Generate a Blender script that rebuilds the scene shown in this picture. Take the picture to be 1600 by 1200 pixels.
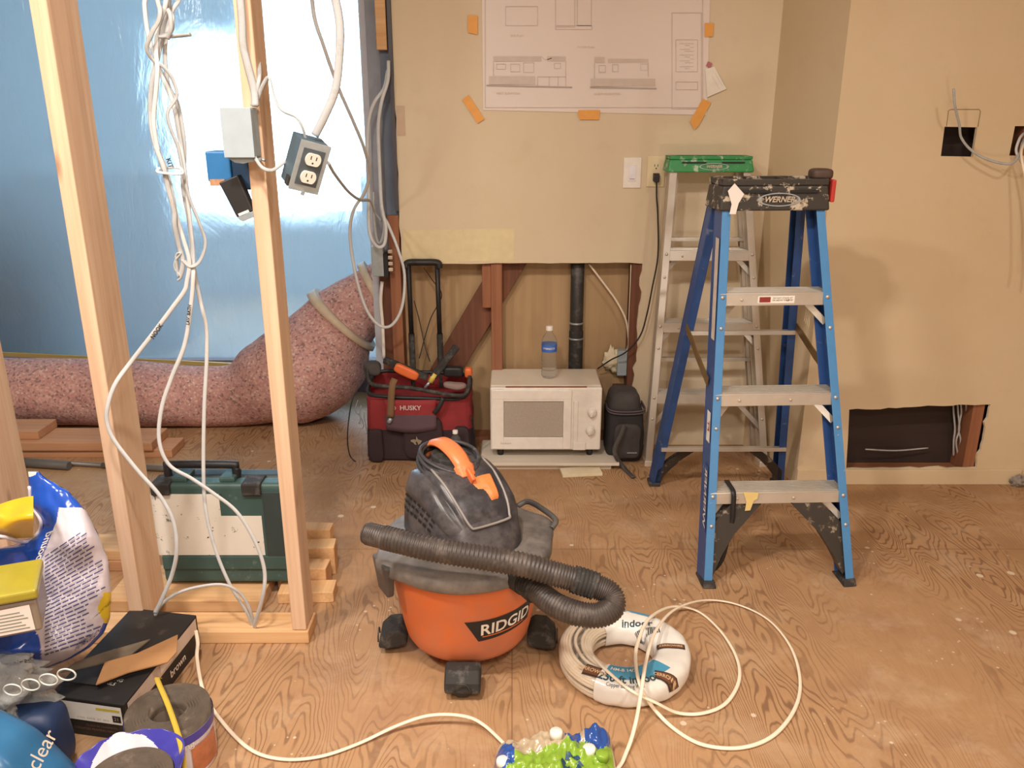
import bpy, bmesh, math, random
from mathutils import Vector, Matrix, noise
random.seed(7)
for o in list(bpy.data.objects): bpy.data.objects.remove(o, do_unlink=True)
SC = bpy.context.scene
COL = SC.collection
# ------------------------------------------------------------------ camera
F, PITCH, CH = 1300.0, math.radians(18.0), 1.365
cd = bpy.data.cameras.new('camera'); cam = bpy.data.objects.new('camera', cd); COL.objects.link(cam)
cd.sensor_width = 36; cd.lens = F/1600*36; cd.clip_start = .02
cam.location = (0, 0, CH); cam.rotation_euler = (math.radians(90)-PITCH, 0, 0)
SC.camera = cam
# ------------------------------------------------------------------ world, lights, exposure
w = bpy.data.worlds.new('world'); SC.world = w; w.use_nodes = True
w.node_tree.nodes['Background'].inputs[0].default_value = (.9, .95, 1.0, 1)
w.node_tree.nodes['Background'].inputs[1].default_value = .25
SC.view_settings.view_transform = 'Standard'; SC.view_settings.look = 'None'
SC.view_settings.gamma = 1; SC.view_settings.exposure = 0.48
def area(name, loc, size, power, col, rot=(0, 0, 0), shape='DISK', spread=math.pi):
    l = bpy.data.lights.new(name, 'AREA'); l.shape = shape; l.size = size; l.energy = power; l.color = col; l.spread = spread
    o = bpy.data.objects.new(name, l); COL.objects.link(o); o.location = loc; o.rotation_euler = rot; return o
WARM = (1.0, .895, .80)
area('ceiling_lamp', (1.3, 1.0, 2.42), .16, 12, WARM)
area('ceiling_lamp', (-.45, .9, 2.42), .16, 27, WARM)
area('ceiling_lamp', (.1, -.6, 2.42), .6, 36, WARM)
area('ceiling_lamp', (-1.5, .7, 2.42), .3, 36, WARM)
area('work_lamp', (.83, .45, .5), .12, 3.5, WARM, (math.radians(97), 0, 0))
# daylight through the window of the room behind the plastic sheet
area('window_daylight', (-1.15, 6.55, 1.55), 1.25, 60, (.62, .83, 1.0), (math.radians(-90), 0, 0), 'SQUARE')

# ------------------------------------------------------------------ pixel -> place helpers
cp, sp = math.cos(PITCH), math.sin(PITCH)
def ray(px, py):
    a = (px-800)/F; b = (py-600)/F
    return Vector((a, cp-b*sp, -sp-b*cp))
def W(px, py, Y):
    r = ray(px, py); return Vector((0, 0, CH)) + r*(Y/r.y)
def G(px, py, h=0.0):
    r = ray(px, py); return Vector((0, 0, CH)) + r*((h-CH)/r.z)
V = Vector
PI = math.pi
# ------------------------------------------------------------------ mesh builder
class MB:
    def __init__(s): s.v = []; s.f = []; s.m = []; s.sm = []
    def add(s, vs, fs, mi=0, smooth=False, M=None):
        b = len(s.v)
        for p in vs:
            p = V(p)
            s.v.append(M @ p if M else p)
        for f in fs: s.f.append([b+i for i in f]); s.m.append(mi); s.sm.append(smooth)
        return s
    def box(s, lo, hi, mi=0, M=None):
        x0, y0, z0 = lo; x1, y1, z1 = hi
        vs = [(x0,y0,z0),(x1,y0,z0),(x1,y1,z0),(x0,y1,z0),(x0,y0,z1),(x1,y0,z1),(x1,y1,z1),(x0,y1,z1)]
        return s.add(vs, [(0,3,2,1),(4,5,6,7),(0,1,5,4),(1,2,6,5),(2,3,7,6),(3,0,4,7)], mi, False, M)
    def hexa(s, bot, top, mi=0):
        n = len(bot)
        fs = [tuple(range(n))[::-1], tuple(range(n, 2*n))] + [(i, (i+1)%n, n+(i+1)%n, n+i) for i in range(n)]
        return s.add(list(bot)+list(top), fs, mi)
    def prism(s, poly, off, mi=0, M=None, smooth=False):
        off = V(off); n = len(poly); p0 = [V(p) for p in poly]
        fs = [tuple(range(n))[::-1], tuple(range(n, 2*n))]
        s.add(p0+[p+off for p in p0], fs, mi, False, M)
        b = len(s.v)-2*n
        for i in range(n): s.f.append([b+i, b+(i+1)%n, b+n+(i+1)%n, b+n+i]); s.m.append(mi); s.sm.append(smooth)
        return s
    def beam(s, a, b, w, d, up=(0,0,1), mi=0):
        a, b = V(a), V(b); t = (b-a).normalized(); x = t.cross(V(up)).normalized(); y = x.cross(t).normalized()
        q = [(-.5,-.5),(.5,-.5),(.5,.5),(-.5,.5)]
        return s.hexa([a+x*(i*w)+y*(j*d) for i, j in q], [b+x*(i*w)+y*(j*d) for i, j in q], mi)
    def tube(s, pts, r, seg=10, mi=0, closed=False, flat=1.0, cap=True, up=(0,0,1), twist=0):
        pts = [V(p) for p in pts]; n = len(pts); rr = r if callable(r) else (lambda i: r)
        T = []
        for i in range(n):
            a = pts[(i-1)%n] if (closed or i > 0) else pts[i]; b = pts[(i+1)%n] if (closed or i < n-1) else pts[i]
            t = b-a; T.append(t.normalized() if t.length > 1e-9 else V((0,0,1)))
        up = V(up)
        if abs(T[0].dot(up)) > .95: up = V((1,0,0)) if abs(T[0].x) < .9 else V((0,1,0))
        x = T[0].cross(up).normalized(); vs = []
        for i in range(n):
            x = (x - T[i]*x.dot(T[i])).normalized(); y = T[i].cross(x)
            R = rr(i)
            for k in range(seg):
                a = 2*PI*k/seg + twist*i
                ca, sa = math.cos(a), math.sin(a)*flat
                if twist: 
                    c2, s2 = math.cos(twist*i), math.sin(twist*i); a = 2*PI*k/seg
                    u, v_ = math.cos(a), math.sin(a)*flat; ca, sa = u*c2-v_*s2, u*s2+v_*c2
                vs.append(pts[i] + x*(R*ca) + y*(R*sa))
        fs = []
        for i in range(n if closed else n-1):
            j = (i+1)%n
            for k in range(seg): fs.append((i*seg+k, i*seg+(k+1)%seg, j*seg+(k+1)%seg, j*seg+k))
        s.add(vs, fs, mi, True)
        if cap and not closed:
            b = len(s.v)-len(vs)
            s.f.append([b+k for k in range(seg)][::-1]); s.m.append(mi); s.sm.append(False)
            s.f.append([b+(n-1)*seg+k for k in range(seg)]); s.m.append(mi); s.sm.append(False)
        return s
    def lathe(s, prof, seg=40, mi=0, M=None, smooth=True, a0=0, a1=2*PI, caps=True):
        full = abs(a1-a0-2*PI) < 1e-6; n = len(prof); ns = seg if full else seg+1
        vs = []
        for k in range(ns):
            a = a0+(a1-a0)*k/seg
            for r, z in prof: vs.append((r*math.cos(a), r*math.sin(a), z))
        fs = []
        for k in range(seg):
            k2 = (k+1)%ns
            for i in range(n-1): fs.append((k*n+i, k2*n+i, k2*n+i+1, k*n+i+1))
        s.add(vs, fs, mi, smooth, M)
        if full and caps:
            b = len(s.v)-len(vs)
            if prof[0][0] > 1e-5: s.f.append([b+k*n for k in range(ns)][::-1]); s.m.append(mi); s.sm.append(False)
            if prof[-1][0] > 1e-5: s.f.append([b+k*n+n-1 for k in range(ns)]); s.m.append(mi); s.sm.append(False)
        return s
    def grid(s, fn, nu, nv, mi=0, smooth=True, wu=False, wv=False, mif=None):
        vs = [fn(i/(nu if wu else nu), j/(nv if wv else nv)) for i in range(nu if wu else nu+1) for j in range(nv if wv else nv+1)]
        cu, cv = (nu if wu else nu+1), (nv if wv else nv+1)
        b = len(s.v); s.v += [V(p) for p in vs]
        for i in range(nu):
            for j in range(nv):
                i2, j2 = (i+1)%cu, (j+1)%cv
                s.f.append([b+i*cv+j, b+i2*cv+j, b+i2*cv+j2, b+i*cv+j2]); s.m.append(mif((i+.5)/nu, (j+.5)/nv) if mif else mi); s.sm.append(smooth)
        return s
    def build(s, name, mats, parent=None, bevel=0, seg=2, subd=0, solid=0, recalc=True, origin=None):
        me = bpy.data.meshes.new(name)
        if not isinstance(mats, (list, tuple)): mats = [mats]
        vs = s.v; pw = V((0,0,0))
        if parent is not None: pw = V(parent.location); 
        o = bpy.data.objects.new(name, me)
        inv = None
        if parent is not None:
            inv = wm(parent).inverted(); vs = [inv @ p for p in vs]
        else:
            if origin is None and vs:
                lo = V([min(p[i] for p in vs) for i in range(3)]); hi = V([max(p[i] for p in vs) for i in range(3)])
                origin = V(((lo.x+hi.x)/2, (lo.y+hi.y)/2, lo.z))
            origin = V(origin); vs = [p-origin for p in vs]; o.location = origin
        me.from_pydata([tuple(p) for p in vs], [], s.f)
        for m in mats: me.materials.append(m)
        for i, p in enumerate(me.polygons): p.material_index = s.m[i]; p.use_smooth = s.sm[i]
        if recalc:
            bm = bmesh.new(); bm.from_mesh(me); bmesh.ops.remove_doubles(bm, verts=bm.verts, dist=1e-6)
            bmesh.ops.recalc_face_normals(bm, faces=bm.faces); bm.to_mesh(me); bm.free()
        me.update(); COL.objects.link(o)
        if parent is not None: o.parent = parent
        if solid:
            m = o.modifiers.new('s', 'SOLIDIFY'); m.thickness = solid; m.offset = 0
        if bevel:
            m = o.modifiers.new('b', 'BEVEL'); m.width = bevel; m.segments = seg; m.limit_method = 'ANGLE'; m.angle_limit = math.radians(40)
            m.harden_normals = False
        if subd:
            m = o.modifiers.new('u', 'SUBSURF'); m.levels = subd; m.render_levels = subd
        return o
def wm(o):
    m = Matrix.LocRotScale(o.location, o.rotation_euler, o.scale)
    return wm(o.parent) @ m if o.parent else m
def tag(o, label=None, cat=None, group=None, kind=None):
    if label: o['label'] = label
    if cat: o['category'] = cat
    if group: o['group'] = group
    if kind: o['kind'] = kind
    return o
def thing(name, loc, label, cat, group=None, rz=0):
    o = bpy.data.objects.new(name, None); COL.objects.link(o); o.empty_display_size = .05
    o.location = loc; o.rotation_euler = (0, 0, rz); return tag(o, label, cat, group)
def struct(o, label=None):
    o['kind'] = 'structure'
    if label: o['label'] = label
    return o
def crm(pts, n=8, closed=False):
    pts = [V(p) for p in pts]; N = len(pts); out = []
    rng = range(N if closed else N-1)
    for i in rng:
        p1, p2 = pts[i], pts[(i+1)%N]
        p0 = pts[i-1] if (closed or i > 0) else p1*2-p2
        p3 = pts[(i+2)%N] if (closed or i < N-2) else p2*2-p1
        # centripetal-ish
        for k in range(n):
            t = k/n
            out.append(.5*((2*p1)+(p2-p0)*t+(2*p0-5*p1+4*p2-p3)*t*t+(3*p1-p0-3*p2+p3)*t**3))
    if not closed: out.append(pts[-1])
    return out
_tc = {}
def textmesh(s, size=1.0, shear=0, bold=0):
    """letters as flat mesh in xy, centred; returns verts, faces"""
    cu = bpy.data.curves.new('t', 'FONT'); cu.body = s; cu.size = size; cu.align_x = 'CENTER'; cu.align_y = 'CENTER'
    cu.shear = shear; cu.offset = bold; cu.resolution_u = 3
    o = bpy.data.objects.new('t', cu); COL.objects.link(o)
    me = bpy.data.meshes.new_from_object(o)
    vs = [v.co.copy() for v in me.vertices]; fs = [tuple(p.vertices) for p in me.polygons]
    bpy.data.objects.remove(o); bpy.data.curves.remove(cu); bpy.data.meshes.remove(me)
    return vs, fs
def text_on(mb, s, size, fn, mi=0, shear=0, bold=0, sub=0):
    """fn maps (x, y) of the lettering to a place in the world"""
    vs, fs = textmesh(s, size, shear, bold)
    if sub:
        bm = bmesh.new(); bv = [bm.verts.new(v) for v in vs]
        for f in fs:
            try: bm.faces.new([bv[i] for i in f])
            except ValueError: pass
        bmesh.ops.triangulate(bm, faces=bm.faces)
        for _ in range(3):
            long_ = [e for e in bm.edges if e.calc_length() > sub]
            if not long_: break
            bmesh.ops.subdivide_edges(bm, edges=long_, cuts=1)
            bmesh.ops.triangulate(bm, faces=bm.faces)
        bm.verts.ensure_lookup_table(); bm.verts.index_update()
        vs = [v.co.copy() for v in bm.verts]; fs = [tuple(v.index for v in f.verts) for f in bm.faces]; bm.free()
    return mb.add([fn(v.x, v.y) for v in vs], fs, mi)
def frame(o, x, y):
    """map (u,v) -> o + x*u + y*v"""
    o, x, y = V(o), V(x).normalized(), V(y).normalized()
    return lambda u, v: o + x*u + y*v
# ------------------------------------------------------------------ materials
def lin(c):
    if isinstance(c, str): c = tuple(int(c[i:i+2], 16)/255 for i in (0, 2, 4))
    return tuple((x/12.92 if x <= .04045 else ((x+.055)/1.055)**2.4) for x in c[:3]) + (1,)
class NT:
    def __init__(s, name):
        s.mat = bpy.data.materials.new(name); s.mat.use_nodes = True; s.t = s.mat.node_tree; s.n = s.t.nodes; s.l = s.t.links
        s.b = s.n['Principled BSDF']; s.out = s.n['Material Output']; s._co = None
    def new(s, t, **k):
        n = s.n.new(t)
        for a, v in k.items():
            if a.startswith('i_'): 
                key = a[2:]; key = int(key) if key.isdigit() else key.replace('_', ' ')
                if isinstance(v, bpy.types.NodeSocket): s.l.new(v, n.inputs[key])
                else: n.inputs[key].default_value = v
            else: setattr(n, a, v)
        return n
    def co(s, scale=(1,1,1), rot=(0,0,0), kind='Object'):
        if not s._co: s._co = s.new('ShaderNodeTexCoord')
        m = s.new('ShaderNodeMapping'); s.l.new(s._co.outputs[kind], m.inputs[0]); m.inputs['Scale'].default_value = scale; m.inputs['Rotation'].default_value = rot
        return m.outputs[0]
    def noise(s, scale, detail=3, rough=.5, co=None, dist=0):
        n = s.new('ShaderNodeTexNoise', i_Scale=scale, i_Detail=detail, i_Roughness=rough, i_Distortion=dist)
        s.l.new(co if co else s.co(), n.inputs['Vector']); return n.outputs['Fac']
    def ramp(s, fac, stops, interp='LINEAR'):
        r = s.new('ShaderNodeValToRGB'); s.l.new(fac, r.inputs[0]); e = r.color_ramp.elements; r.color_ramp.interpolation = interp
        while len(e) < len(stops): e.new(.5)
        for i, (p, c) in enumerate(stops):
            e[i].position = p; e[i].color = lin(c) if not isinstance(c, (int, float)) else (c, c, c, 1)
        return r.outputs[0]
    def mix(s, fac, a, b, mode='MIX'):
        m = s.new('ShaderNodeMix', data_type='RGBA', blend_type=mode)
        for i, x in ((0, fac), (6, a), (7, b)):
            if isinstance(x, bpy.types.NodeSocket): s.l.new(x, m.inputs[i])
            elif i == 0: m.inputs[0].default_value = x
            else: m.inputs[i].default_value = lin(x) if isinstance(x, str) or len(x) == 3 else x
        return m.outputs[2]
    def math(s, op, a, b=0.0, c=0.0):
        m = s.new('ShaderNodeMath', operation=op)
        for i, x in enumerate((a, b, c)):
            if isinstance(x, bpy.types.NodeSocket): s.l.new(x, m.inputs[i])
            else: m.inputs[i].default_value = x
        return m.outputs[0]
    def bump(s, h, strength=.3, dist=.002):
        b = s.new('ShaderNodeBump', i_Strength=strength, i_Distance=dist); s.l.new(h, b.inputs['Height']); s.l.new(b.outputs[0], s.b.inputs['Normal']); return b
    def set(s, col=None, rough=None, metal=None, **k):
        def put(key, v):
            if isinstance(v, bpy.types.NodeSocket): s.l.new(v, s.b.inputs[key])
            else: s.b.inputs[key].default_value = lin(v) if isinstance(v, str) else v
        if col is not None: put('Base Color', col)
        if rough is not None: put('Roughness', rough)
        if metal is not None: put('Metallic', metal)
        for a, v in k.items(): put(a.replace('_', ' '), v)
        return s.mat
def plain(name, col, rough=.5, metal=0, var=.06, scale=30, bump=0, dust=None, dustc='b9b0a4', **k):
    n = NT(name); f = n.noise(scale, 3)
    c = lin(col); d = tuple(max(0, x*(1-2*var)) for x in c[:3])+(1,); e = tuple(min(1, x*(1+2*var)) for x in c[:3])+(1,)
    cc = n.mix(f, d, e)
    if dust: 
        g = n.ramp(n.noise(dust[0], 6, .7), [(dust[1], 0), (dust[1]+dust[3] if len(dust) > 3 else dust[1]+.15, 1)])
        cc = n.mix(n.math('MULTIPLY', g, dust[2]), cc, dustc)
    if bump: n.bump(f, bump)
    return n.set(cc, rough, metal, **k)
def wood(name, a, b, axis=2, scale=1.0, rough=.7, knots=True, c=None):
    n = NT(name)
    st = [22*scale]*3; st[axis] = 1.1*scale
    co = n.co(tuple(st))
    w1 = n.noise(1.0, 4, .6, co, .6)
    st2 = [90*scale]*3; st2[axis] = 2.5*scale
    w2 = n.noise(1.0, 3, .6, n.co(tuple(st2)))
    col = n.mix(n.ramp(w1, [(.3, 0.0), (.7, 1.0)]), a, b)
    col = n.mix(n.math('MULTIPLY', n.ramp(w2, [(.45, 0.0), (.75, 1.0)]), .35), col, c or b)
    if knots:
        sk = [9*scale]*3; sk[axis] = 3*scale
        v = n.new('ShaderNodeTexVoronoi', i_Scale=1.0); n.l.new(n.co(tuple(sk)), v.inputs['Vector'])
        k = n.ramp(v.outputs['Distance'], [(.04, 1.0), (.13, 0.0)])
        col = n.mix(n.math('MULTIPLY', k, .6), col, '7a4a2c')
    n.bump(w2, .15, .001)
    return n.set(col, rough)
M = {}
# ---- plywood floor
n = NT('plywood_floor')
co = n.co((1, 1, 1))
big = n.noise(.9, 3, .5, co)
warp = n.new('ShaderNodeTexNoise', i_Scale=2.6, i_Detail=3.0, i_Roughness=.42); n.l.new(n.co((1.7, .42, 1)), warp.inputs['Vector'])
rings = n.math('SINE', n.math('MULTIPLY', n.math('ADD', warp.outputs['Fac'], n.math('MULTIPLY', n.noise(1.0, 3, .6, n.co((26, 7, 1))), .014)), 330.0))
fine = n.noise(1.0, 3, .6, n.co((130, 12, 1)))
g = n.ramp(rings, [(.1, 0.0), (.5, .2), (.9, 1.0)])
g = n.math('MULTIPLY', g, n.ramp(n.noise(2.3, 3, .5, n.co((1, .8, 1))), [(.38, .1), (.62, 1.0)]))
col = n.mix(big, 'a27c59', 'b9936a')
col = n.mix(n.math('MULTIPLY', g, .68), col, '68462f')
col = n.mix(n.math('MULTIPLY', n.ramp(fine, [(.4, 0.0), (.8, 1.0)]), .18), col, '7a5236')
# scuffed dark and dusty patches
dk = n.ramp(n.noise(3.1, 5, .62, n.co((.8, 1, 1))), [(.5, 0.0), (.72, 1.0)])
col = n.mix(n.math('MULTIPLY', dk, .5), col, '85604a')
du = n.ramp(n.noise(5.5, 6, .7, n.co((1, 1.3, 1), (0, 0, .5))), [(.5, 0.0), (.8, 1.0)])
col = n.mix(n.math('MULTIPLY', du, .4), col, 'd2bda0')
v = n.new('ShaderNodeTexVoronoi', i_Scale=9.0); n.l.new(n.mix(.06, n.co(), n.new('ShaderNodeTexNoise', i_Scale=14.0).outputs['Color']), v.inputs['Vector'])
drop = n.ramp(n.math('ADD', v.outputs['Distance'], n.math('MULTIPLY', n.noise(1.7, 2), .35)), [(.21, 1.0), (.235, 0.0)])
col = n.mix(n.math('MULTIPLY', drop, .75), col, 'dccbb2')
v2 = n.new('ShaderNodeTexVoronoi', i_Scale=31.0); n.l.new(n.co(), v2.inputs['Vector'])
drop2 = n.ramp(n.math('ADD', v2.outputs['Distance'], n.math('MULTIPLY', n.noise(3.5, 2), .5)), [(.27, 1.0), (.3, 0.0)])
col = n.mix(n.math('MULTIPLY', drop2, .6), col, 'd8c8b0')
# sheet seams
br = n.new('ShaderNodeTexBrick', i_Scale=1.0, offset=.5); n.l.new(n.co((1, 1, 1)), br.inputs['Vector'])
br.inputs['Brick Width'].default_value = 2.44; br.inputs['Row Height'].default_value = 1.22; br.inputs['Mortar Size'].default_value = .0022
col = n.mix(n.math('MULTIPLY', br.outputs['Fac'], .5), col, '6d4a30')
n.bump(n.math('ADD', g, fine), .12, .001)
M['floor'] = n.set(col, .62)
# ---- painted wall
def paint(name, a, b):
    n = NT(name); f = n.noise(1.6, 4, .55); c = n.mix(n.ramp(f, [(.3, 0.0), (.7, 1.0)]), a, b)
    sm = n.ramp(n.noise(7, 5, .65), [(.56, 0.0), (.8, 1.0)]); c = n.mix(n.math('MULTIPLY', sm, .15), c, 'a98f68')
    n.bump(n.noise(160, 3), .25, .0015)
    return n.set(c, .75)
M['wall'] = paint('tan_paint', 'd5c3a5', 'dacbb0')
M['wall2'] = paint('tan_paint_side', 'cfb995', 'd6c2a2')
M['ceil'] = plain('ceiling_white', 'ded8cc', .9)
M['gyp'] = plain('gypsum_edge', 'e0d3b4', .9, bump=.4)
M['mud'] = plain('joint_compound', 'e9e2d0', .9, scale=14)
M['stud'] = wood('fir_stud', 'cfa98a', 'e0c3a4', 2, c='b58c6a')
M['studY'] = wood('fir_plate', 'c99a68', 'e0b98a', 0, c='b07c4c')
M['plank'] = wood('planed_plank', 'b98560', 'cb9a74', 0, c='a06e4c', knots=False)
M['scrap'] = wood('scrap_wood', 'd0a070', 'e6be8c', 1, 1.3, c='b27c4c')
M['oldstud'] = wood('old_redwood_stud', '5c3828', '7e4e38', 2, c='44261a', knots=False)
M['oldstud2'] = wood('old_fir_stud', '85543a', 'a06a4a', 2, c='653c28', knots=False)
M['sheath'] = wood('sheathing_panel', 'a88a64', 'b89a74', 2, .35, c='927250', knots=False)
M['cav'] = wood('cavity_board', '8a5a3c', 'a06c48', 0, c='6e4530', knots=False)
M['gal'] = plain('galvanised_steel', 'aab6bc', .45, .6, var=.1, scale=60)
M['grey'] = plain('grey_box_plastic', 'a3b0b8', .55)
M['blue'] = plain('blue_box_plastic', '2a6fa8', .45)
M['dblue'] = plain('dark_blue_plastic', '23476a', .5)
M['black'] = plain('black_plastic', '232224', .5, var=.1)
M['black2'] = plain('dusty_black_plastic', '34312f', .5, dust=(22, .5, .25, .3))
M['rubber'] = plain('black_rubber', '2b2927', .75, dust=(30, .5, .15))
M['white'] = plain('white_plastic', 'ece6dc', .35)
M['ivory'] = plain('ivory_plastic', 'e3d3ae', .4)
M['cable'] = plain('white_cable_jacket', 'c6c8c8', .5, dust=(40, .6, .3), dustc='a9a094')
M['cable2'] = plain('aged_cable_jacket', 'aeb0b0', .55, dust=(30, .5, .5), dustc='8c857c')
M['cablew'] = plain('warm_white_cable_jacket', 'ecdcc4', .45)
M['ink'] = plain('black_ink', '1c1b1c', .6)
M['greyink'] = plain('grey_ink', 'b3a7a0', .8)
M['paleink'] = plain('pale_grey_ink', 'cfc2b8', .8)
M['paper'] = plain('white_paper', 'e6dbd4', .85, var=.02, scale=4)
M['tape'] = plain('orange_tape', 'e8a552', .6)
M['red'] = plain('red_plastic', 'b5352c', .45)
M['orange'] = plain('orange_plastic', 'e3703a', .42, var=.04, scale=8)
M['alu'] = plain('aluminium', 'c6c0b6', .36, .5, var=.1, scale=14, dust=(9, .5, .5), dustc='c4b8a4')
M['alud'] = plain('worn_aluminium', 'beb2a2', .45, .3, var=.15, scale=14, dust=(12, .45, .6), dustc='cfbfa6')
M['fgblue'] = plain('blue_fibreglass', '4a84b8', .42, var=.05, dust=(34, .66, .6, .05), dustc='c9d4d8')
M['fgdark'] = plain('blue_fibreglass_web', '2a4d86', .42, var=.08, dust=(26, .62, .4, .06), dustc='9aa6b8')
M['green'] = plain('green_cap_plastic', '2f8a4c', .45, dust=(26, .55, .6, .06), dustc='cfd6c4')
M['capblk'] = plain('paint_stained_black_cap', '35302b', .55, dust=(26, .54, .8, .05), dustc='cfc0a8')
M['brace'] = plain('scuffed_black_brace', '35302b', .5, dust=(20, .56, .6, .08), dustc='b9aa94')
# ================================================================== THE SETTING
struct(MB().box((-5, -1.8, -.03), (3.6, 7.2, 0)).build('floor', M['floor'], origin=(0, 0, 0)))
struct(MB().box((-5, -1.8, 2.45), (3.6, 7.2, 2.5)).build('ceiling', M['ceil'], origin=(0, 0, 2.45)))
YB, YR = 3.35, 2.95
def jag(a, b, n, amp, k=0):
    a, b = V(a), V(b); d = b-a; p = V((-d.y, d.x)).normalized() if len(d) == 2 else None
    out = [a]
    for i in range(1, n):
        t = i/n; out.append(a+d*t + p*(amp*(noise.noise(V((i*.73+k, k*3.1, .5)))*2)))
    return out
def plate(name, outer, holes, Y, th, mats):
    """a wallboard sheet in the XZ plane with holes cut through it"""
    bm = bmesh.new(); es = []; loops = []
    for lp in [outer]+holes:
        vs = [bm.verts.new((p[0], Y, p[1])) for p in lp]
        loops.append(vs)
        es += [bm.edges.new((vs[i], vs[(i+1)%len(vs)])) for i in range(len(vs))]
    bmesh.ops.triangle_fill(bm, use_beauty=True, use_dissolve=False, edges=es, normal=(0, -1, 0))
    bm.verts.index_update(); mb = MB()
    fs = [[v.index for v in f.verts] for f in bm.faces]; vs = [v.co.copy() for v in bm.verts]
    mb.add(vs, fs, 0); mb.add([v+V((0, th, 0)) for v in vs], [f[::-1] for f in fs], 1)
    for lp in loops:
        n_ = len(lp); p = [v.co.copy() for v in lp]
        mb.add(p+[q+V((0, th, 0)) for q in p], [(i, (i+1)%n_, n_+(i+1)%n_, n_+i) for i in range(n_)], 1)
    bm.free()
    return mb.build(name, mats, recalc=False, origin=(0, Y, 0))
xl, xr, zt = -.446, .528, .788
outer = [V((xl, 2.45)), V((xl, 1.6))]+jag((xl, 1.5), (xl, zt), 14, .003)+jag((xl+.004, zt), (xr, zt+.003), 18, .0018, 4)+jag((xr, zt), (xr-.02, .02), 26, .009, 9)+[V((xr-.02, 0)), V((1.0, 0)), V((1.0, 2.45))]
struct(plate('wall_back', outer, [], YB, .0127, [M['wall'], M['gyp']]))
# bits of torn skim coat beside the cut
# the short return between the two walls
struct(MB().hexa([(1.0, YB, 0), (1.10, YR, 0), (1.2, YR+.0127, 0), (1.2, YB+.012, 0)], [(1.0, YB, 2.45), (1.10, YR, 2.45), (1.2, YR+.0127, 2.45), (1.2, YB+.012, 2.45)]).build('wall_return', M['wall2']))
h0, h1, h2_, h3 = W(1327, 640, YR), W(1548, 632, YR), W(1526, 731, YR), W(1322, 733, YR)
hole = jag((h0.x, h0.z), (h1.x, h1.z), 18, .004, 2)+jag((h1.x, h1.z), (h2_.x, h2_.z), 14, .008, 5)+jag((h2_.x, h2_.z), (h3.x, h3.z), 14, .004, 8)+[V((h3.x, h3.z)), V((h3.x-.008, (h3.z+h0.z)/2))]
def quad(*p): return [V((W(x, y, YR).x, W(x, y, YR).z)) for x, y in p]
sq1 = quad((1476, 198), (1527, 199), (1520, 245), (1470, 244)); sq2 = quad((1586, 197), (1634, 197), (1628, 244), (1577, 243))
struct(plate('wall_right', [V((1.10, 0)), V((3.3, 0)), V((3.3, 2.45)), V((1.10, 2.45))], [hole, sq1, sq2], YR, .0127, [M['wall2'], M['gyp']]))
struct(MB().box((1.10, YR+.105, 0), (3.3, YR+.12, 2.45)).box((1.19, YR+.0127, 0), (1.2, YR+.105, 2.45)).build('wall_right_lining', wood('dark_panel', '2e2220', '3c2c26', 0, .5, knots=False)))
struct(MB().box((1.19, YR+.0127, 0), (3.3, YR+.105, .043)).build('trim_5', M['cav']))
struct(MB().box((h1.x-.055, YR+.014, .043), (h1.x-.012, YR+.104, 2.4)).build('trim_6', M['oldstud2']))
# painted base strip under the low hole
b0 = W(1240, 748, YR)
struct(MB().box((1.10, YR-.009, .0), (W(1592, 750, YR).x, YR-.0005, .062)).build('trim_1', M['wall2'], bevel=.002))
struct(MB().box((1.15, YR-.004, -.001), (3.3, YR-.001, .006)).build('trim_7', M['cav']))
# rest of the shell
struct(MB().box((3.3, -1.8, 0), (3.35, YR+.1, 2.45)).build('wall_east', M['wall2']))
struct(MB().box((-5, -1.85, 0), (3.35, -1.8, 2.45)).build('wall_south', M['wall']))
struct(MB().box((-5.05, -1.8, 0), (-5, 7.2, 2.45)).build('wall_west', plain('pale_blue_paint', '9fb6c2', .8)))
# wall cavity behind the cut-out
struct(MB().box((-.5, 3.4527, 0), (1.15, 3.475, 2.45)).build('wall_back_sheathing', M['sheath']))
struct(MB().box((-.49, 3.3635, 0), (.99, 3.452, .03)).build('trim_2', M['oldstud2']))
def lumber(lo, hi, mat, name='wall_stud', bev=.003): return MB().box(lo, hi).build(name, mat, bevel=bev)
Yc0, Yc1 = 3.364, 3.452
def cav(px0, px1, y): return W(px0, y, Yc0).x, W(px1, y, Yc0).x
a, b = cav(768, 785, 560)
tag(lumber((a, Yc0, .03), (b, Yc1, 1.1), M['oldstud2']), 'reddish old wall stud running down behind the microwave', 'stud')
a2, b2 = cav(753, 767.5, 440)
tag(lumber((a2, Yc0+.01, W(760, 482, Yc0).z), (b2, Yc1, 1.1), M['oldstud2']), 'short cut-off stud hanging beside the full stud above the microwave', 'stud')
a, b = cav(985, 1003, 470)
tag(lumber((a, Yc0, .03), (b+.02, Yc1, 1.1), M['oldstud']), 'dark old stud at the torn right edge of the wall cut-out', 'stud')
# diagonal brace let into the wall
mb = MB(); p0, p1 = W(690, 590, 3.42), W(800, 405, 3.42)
mb.beam(p0+(p0-p1)*.25, p1+(p1-p0)*.1, .12, .02, up=(0, 1, 0)); q = mb.build('diagonal_brace', M['oldstud'], bevel=.002)
tag(q, 'dark diagonal timber brace inside the open wall behind the red tool bag', 'brace')
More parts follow.
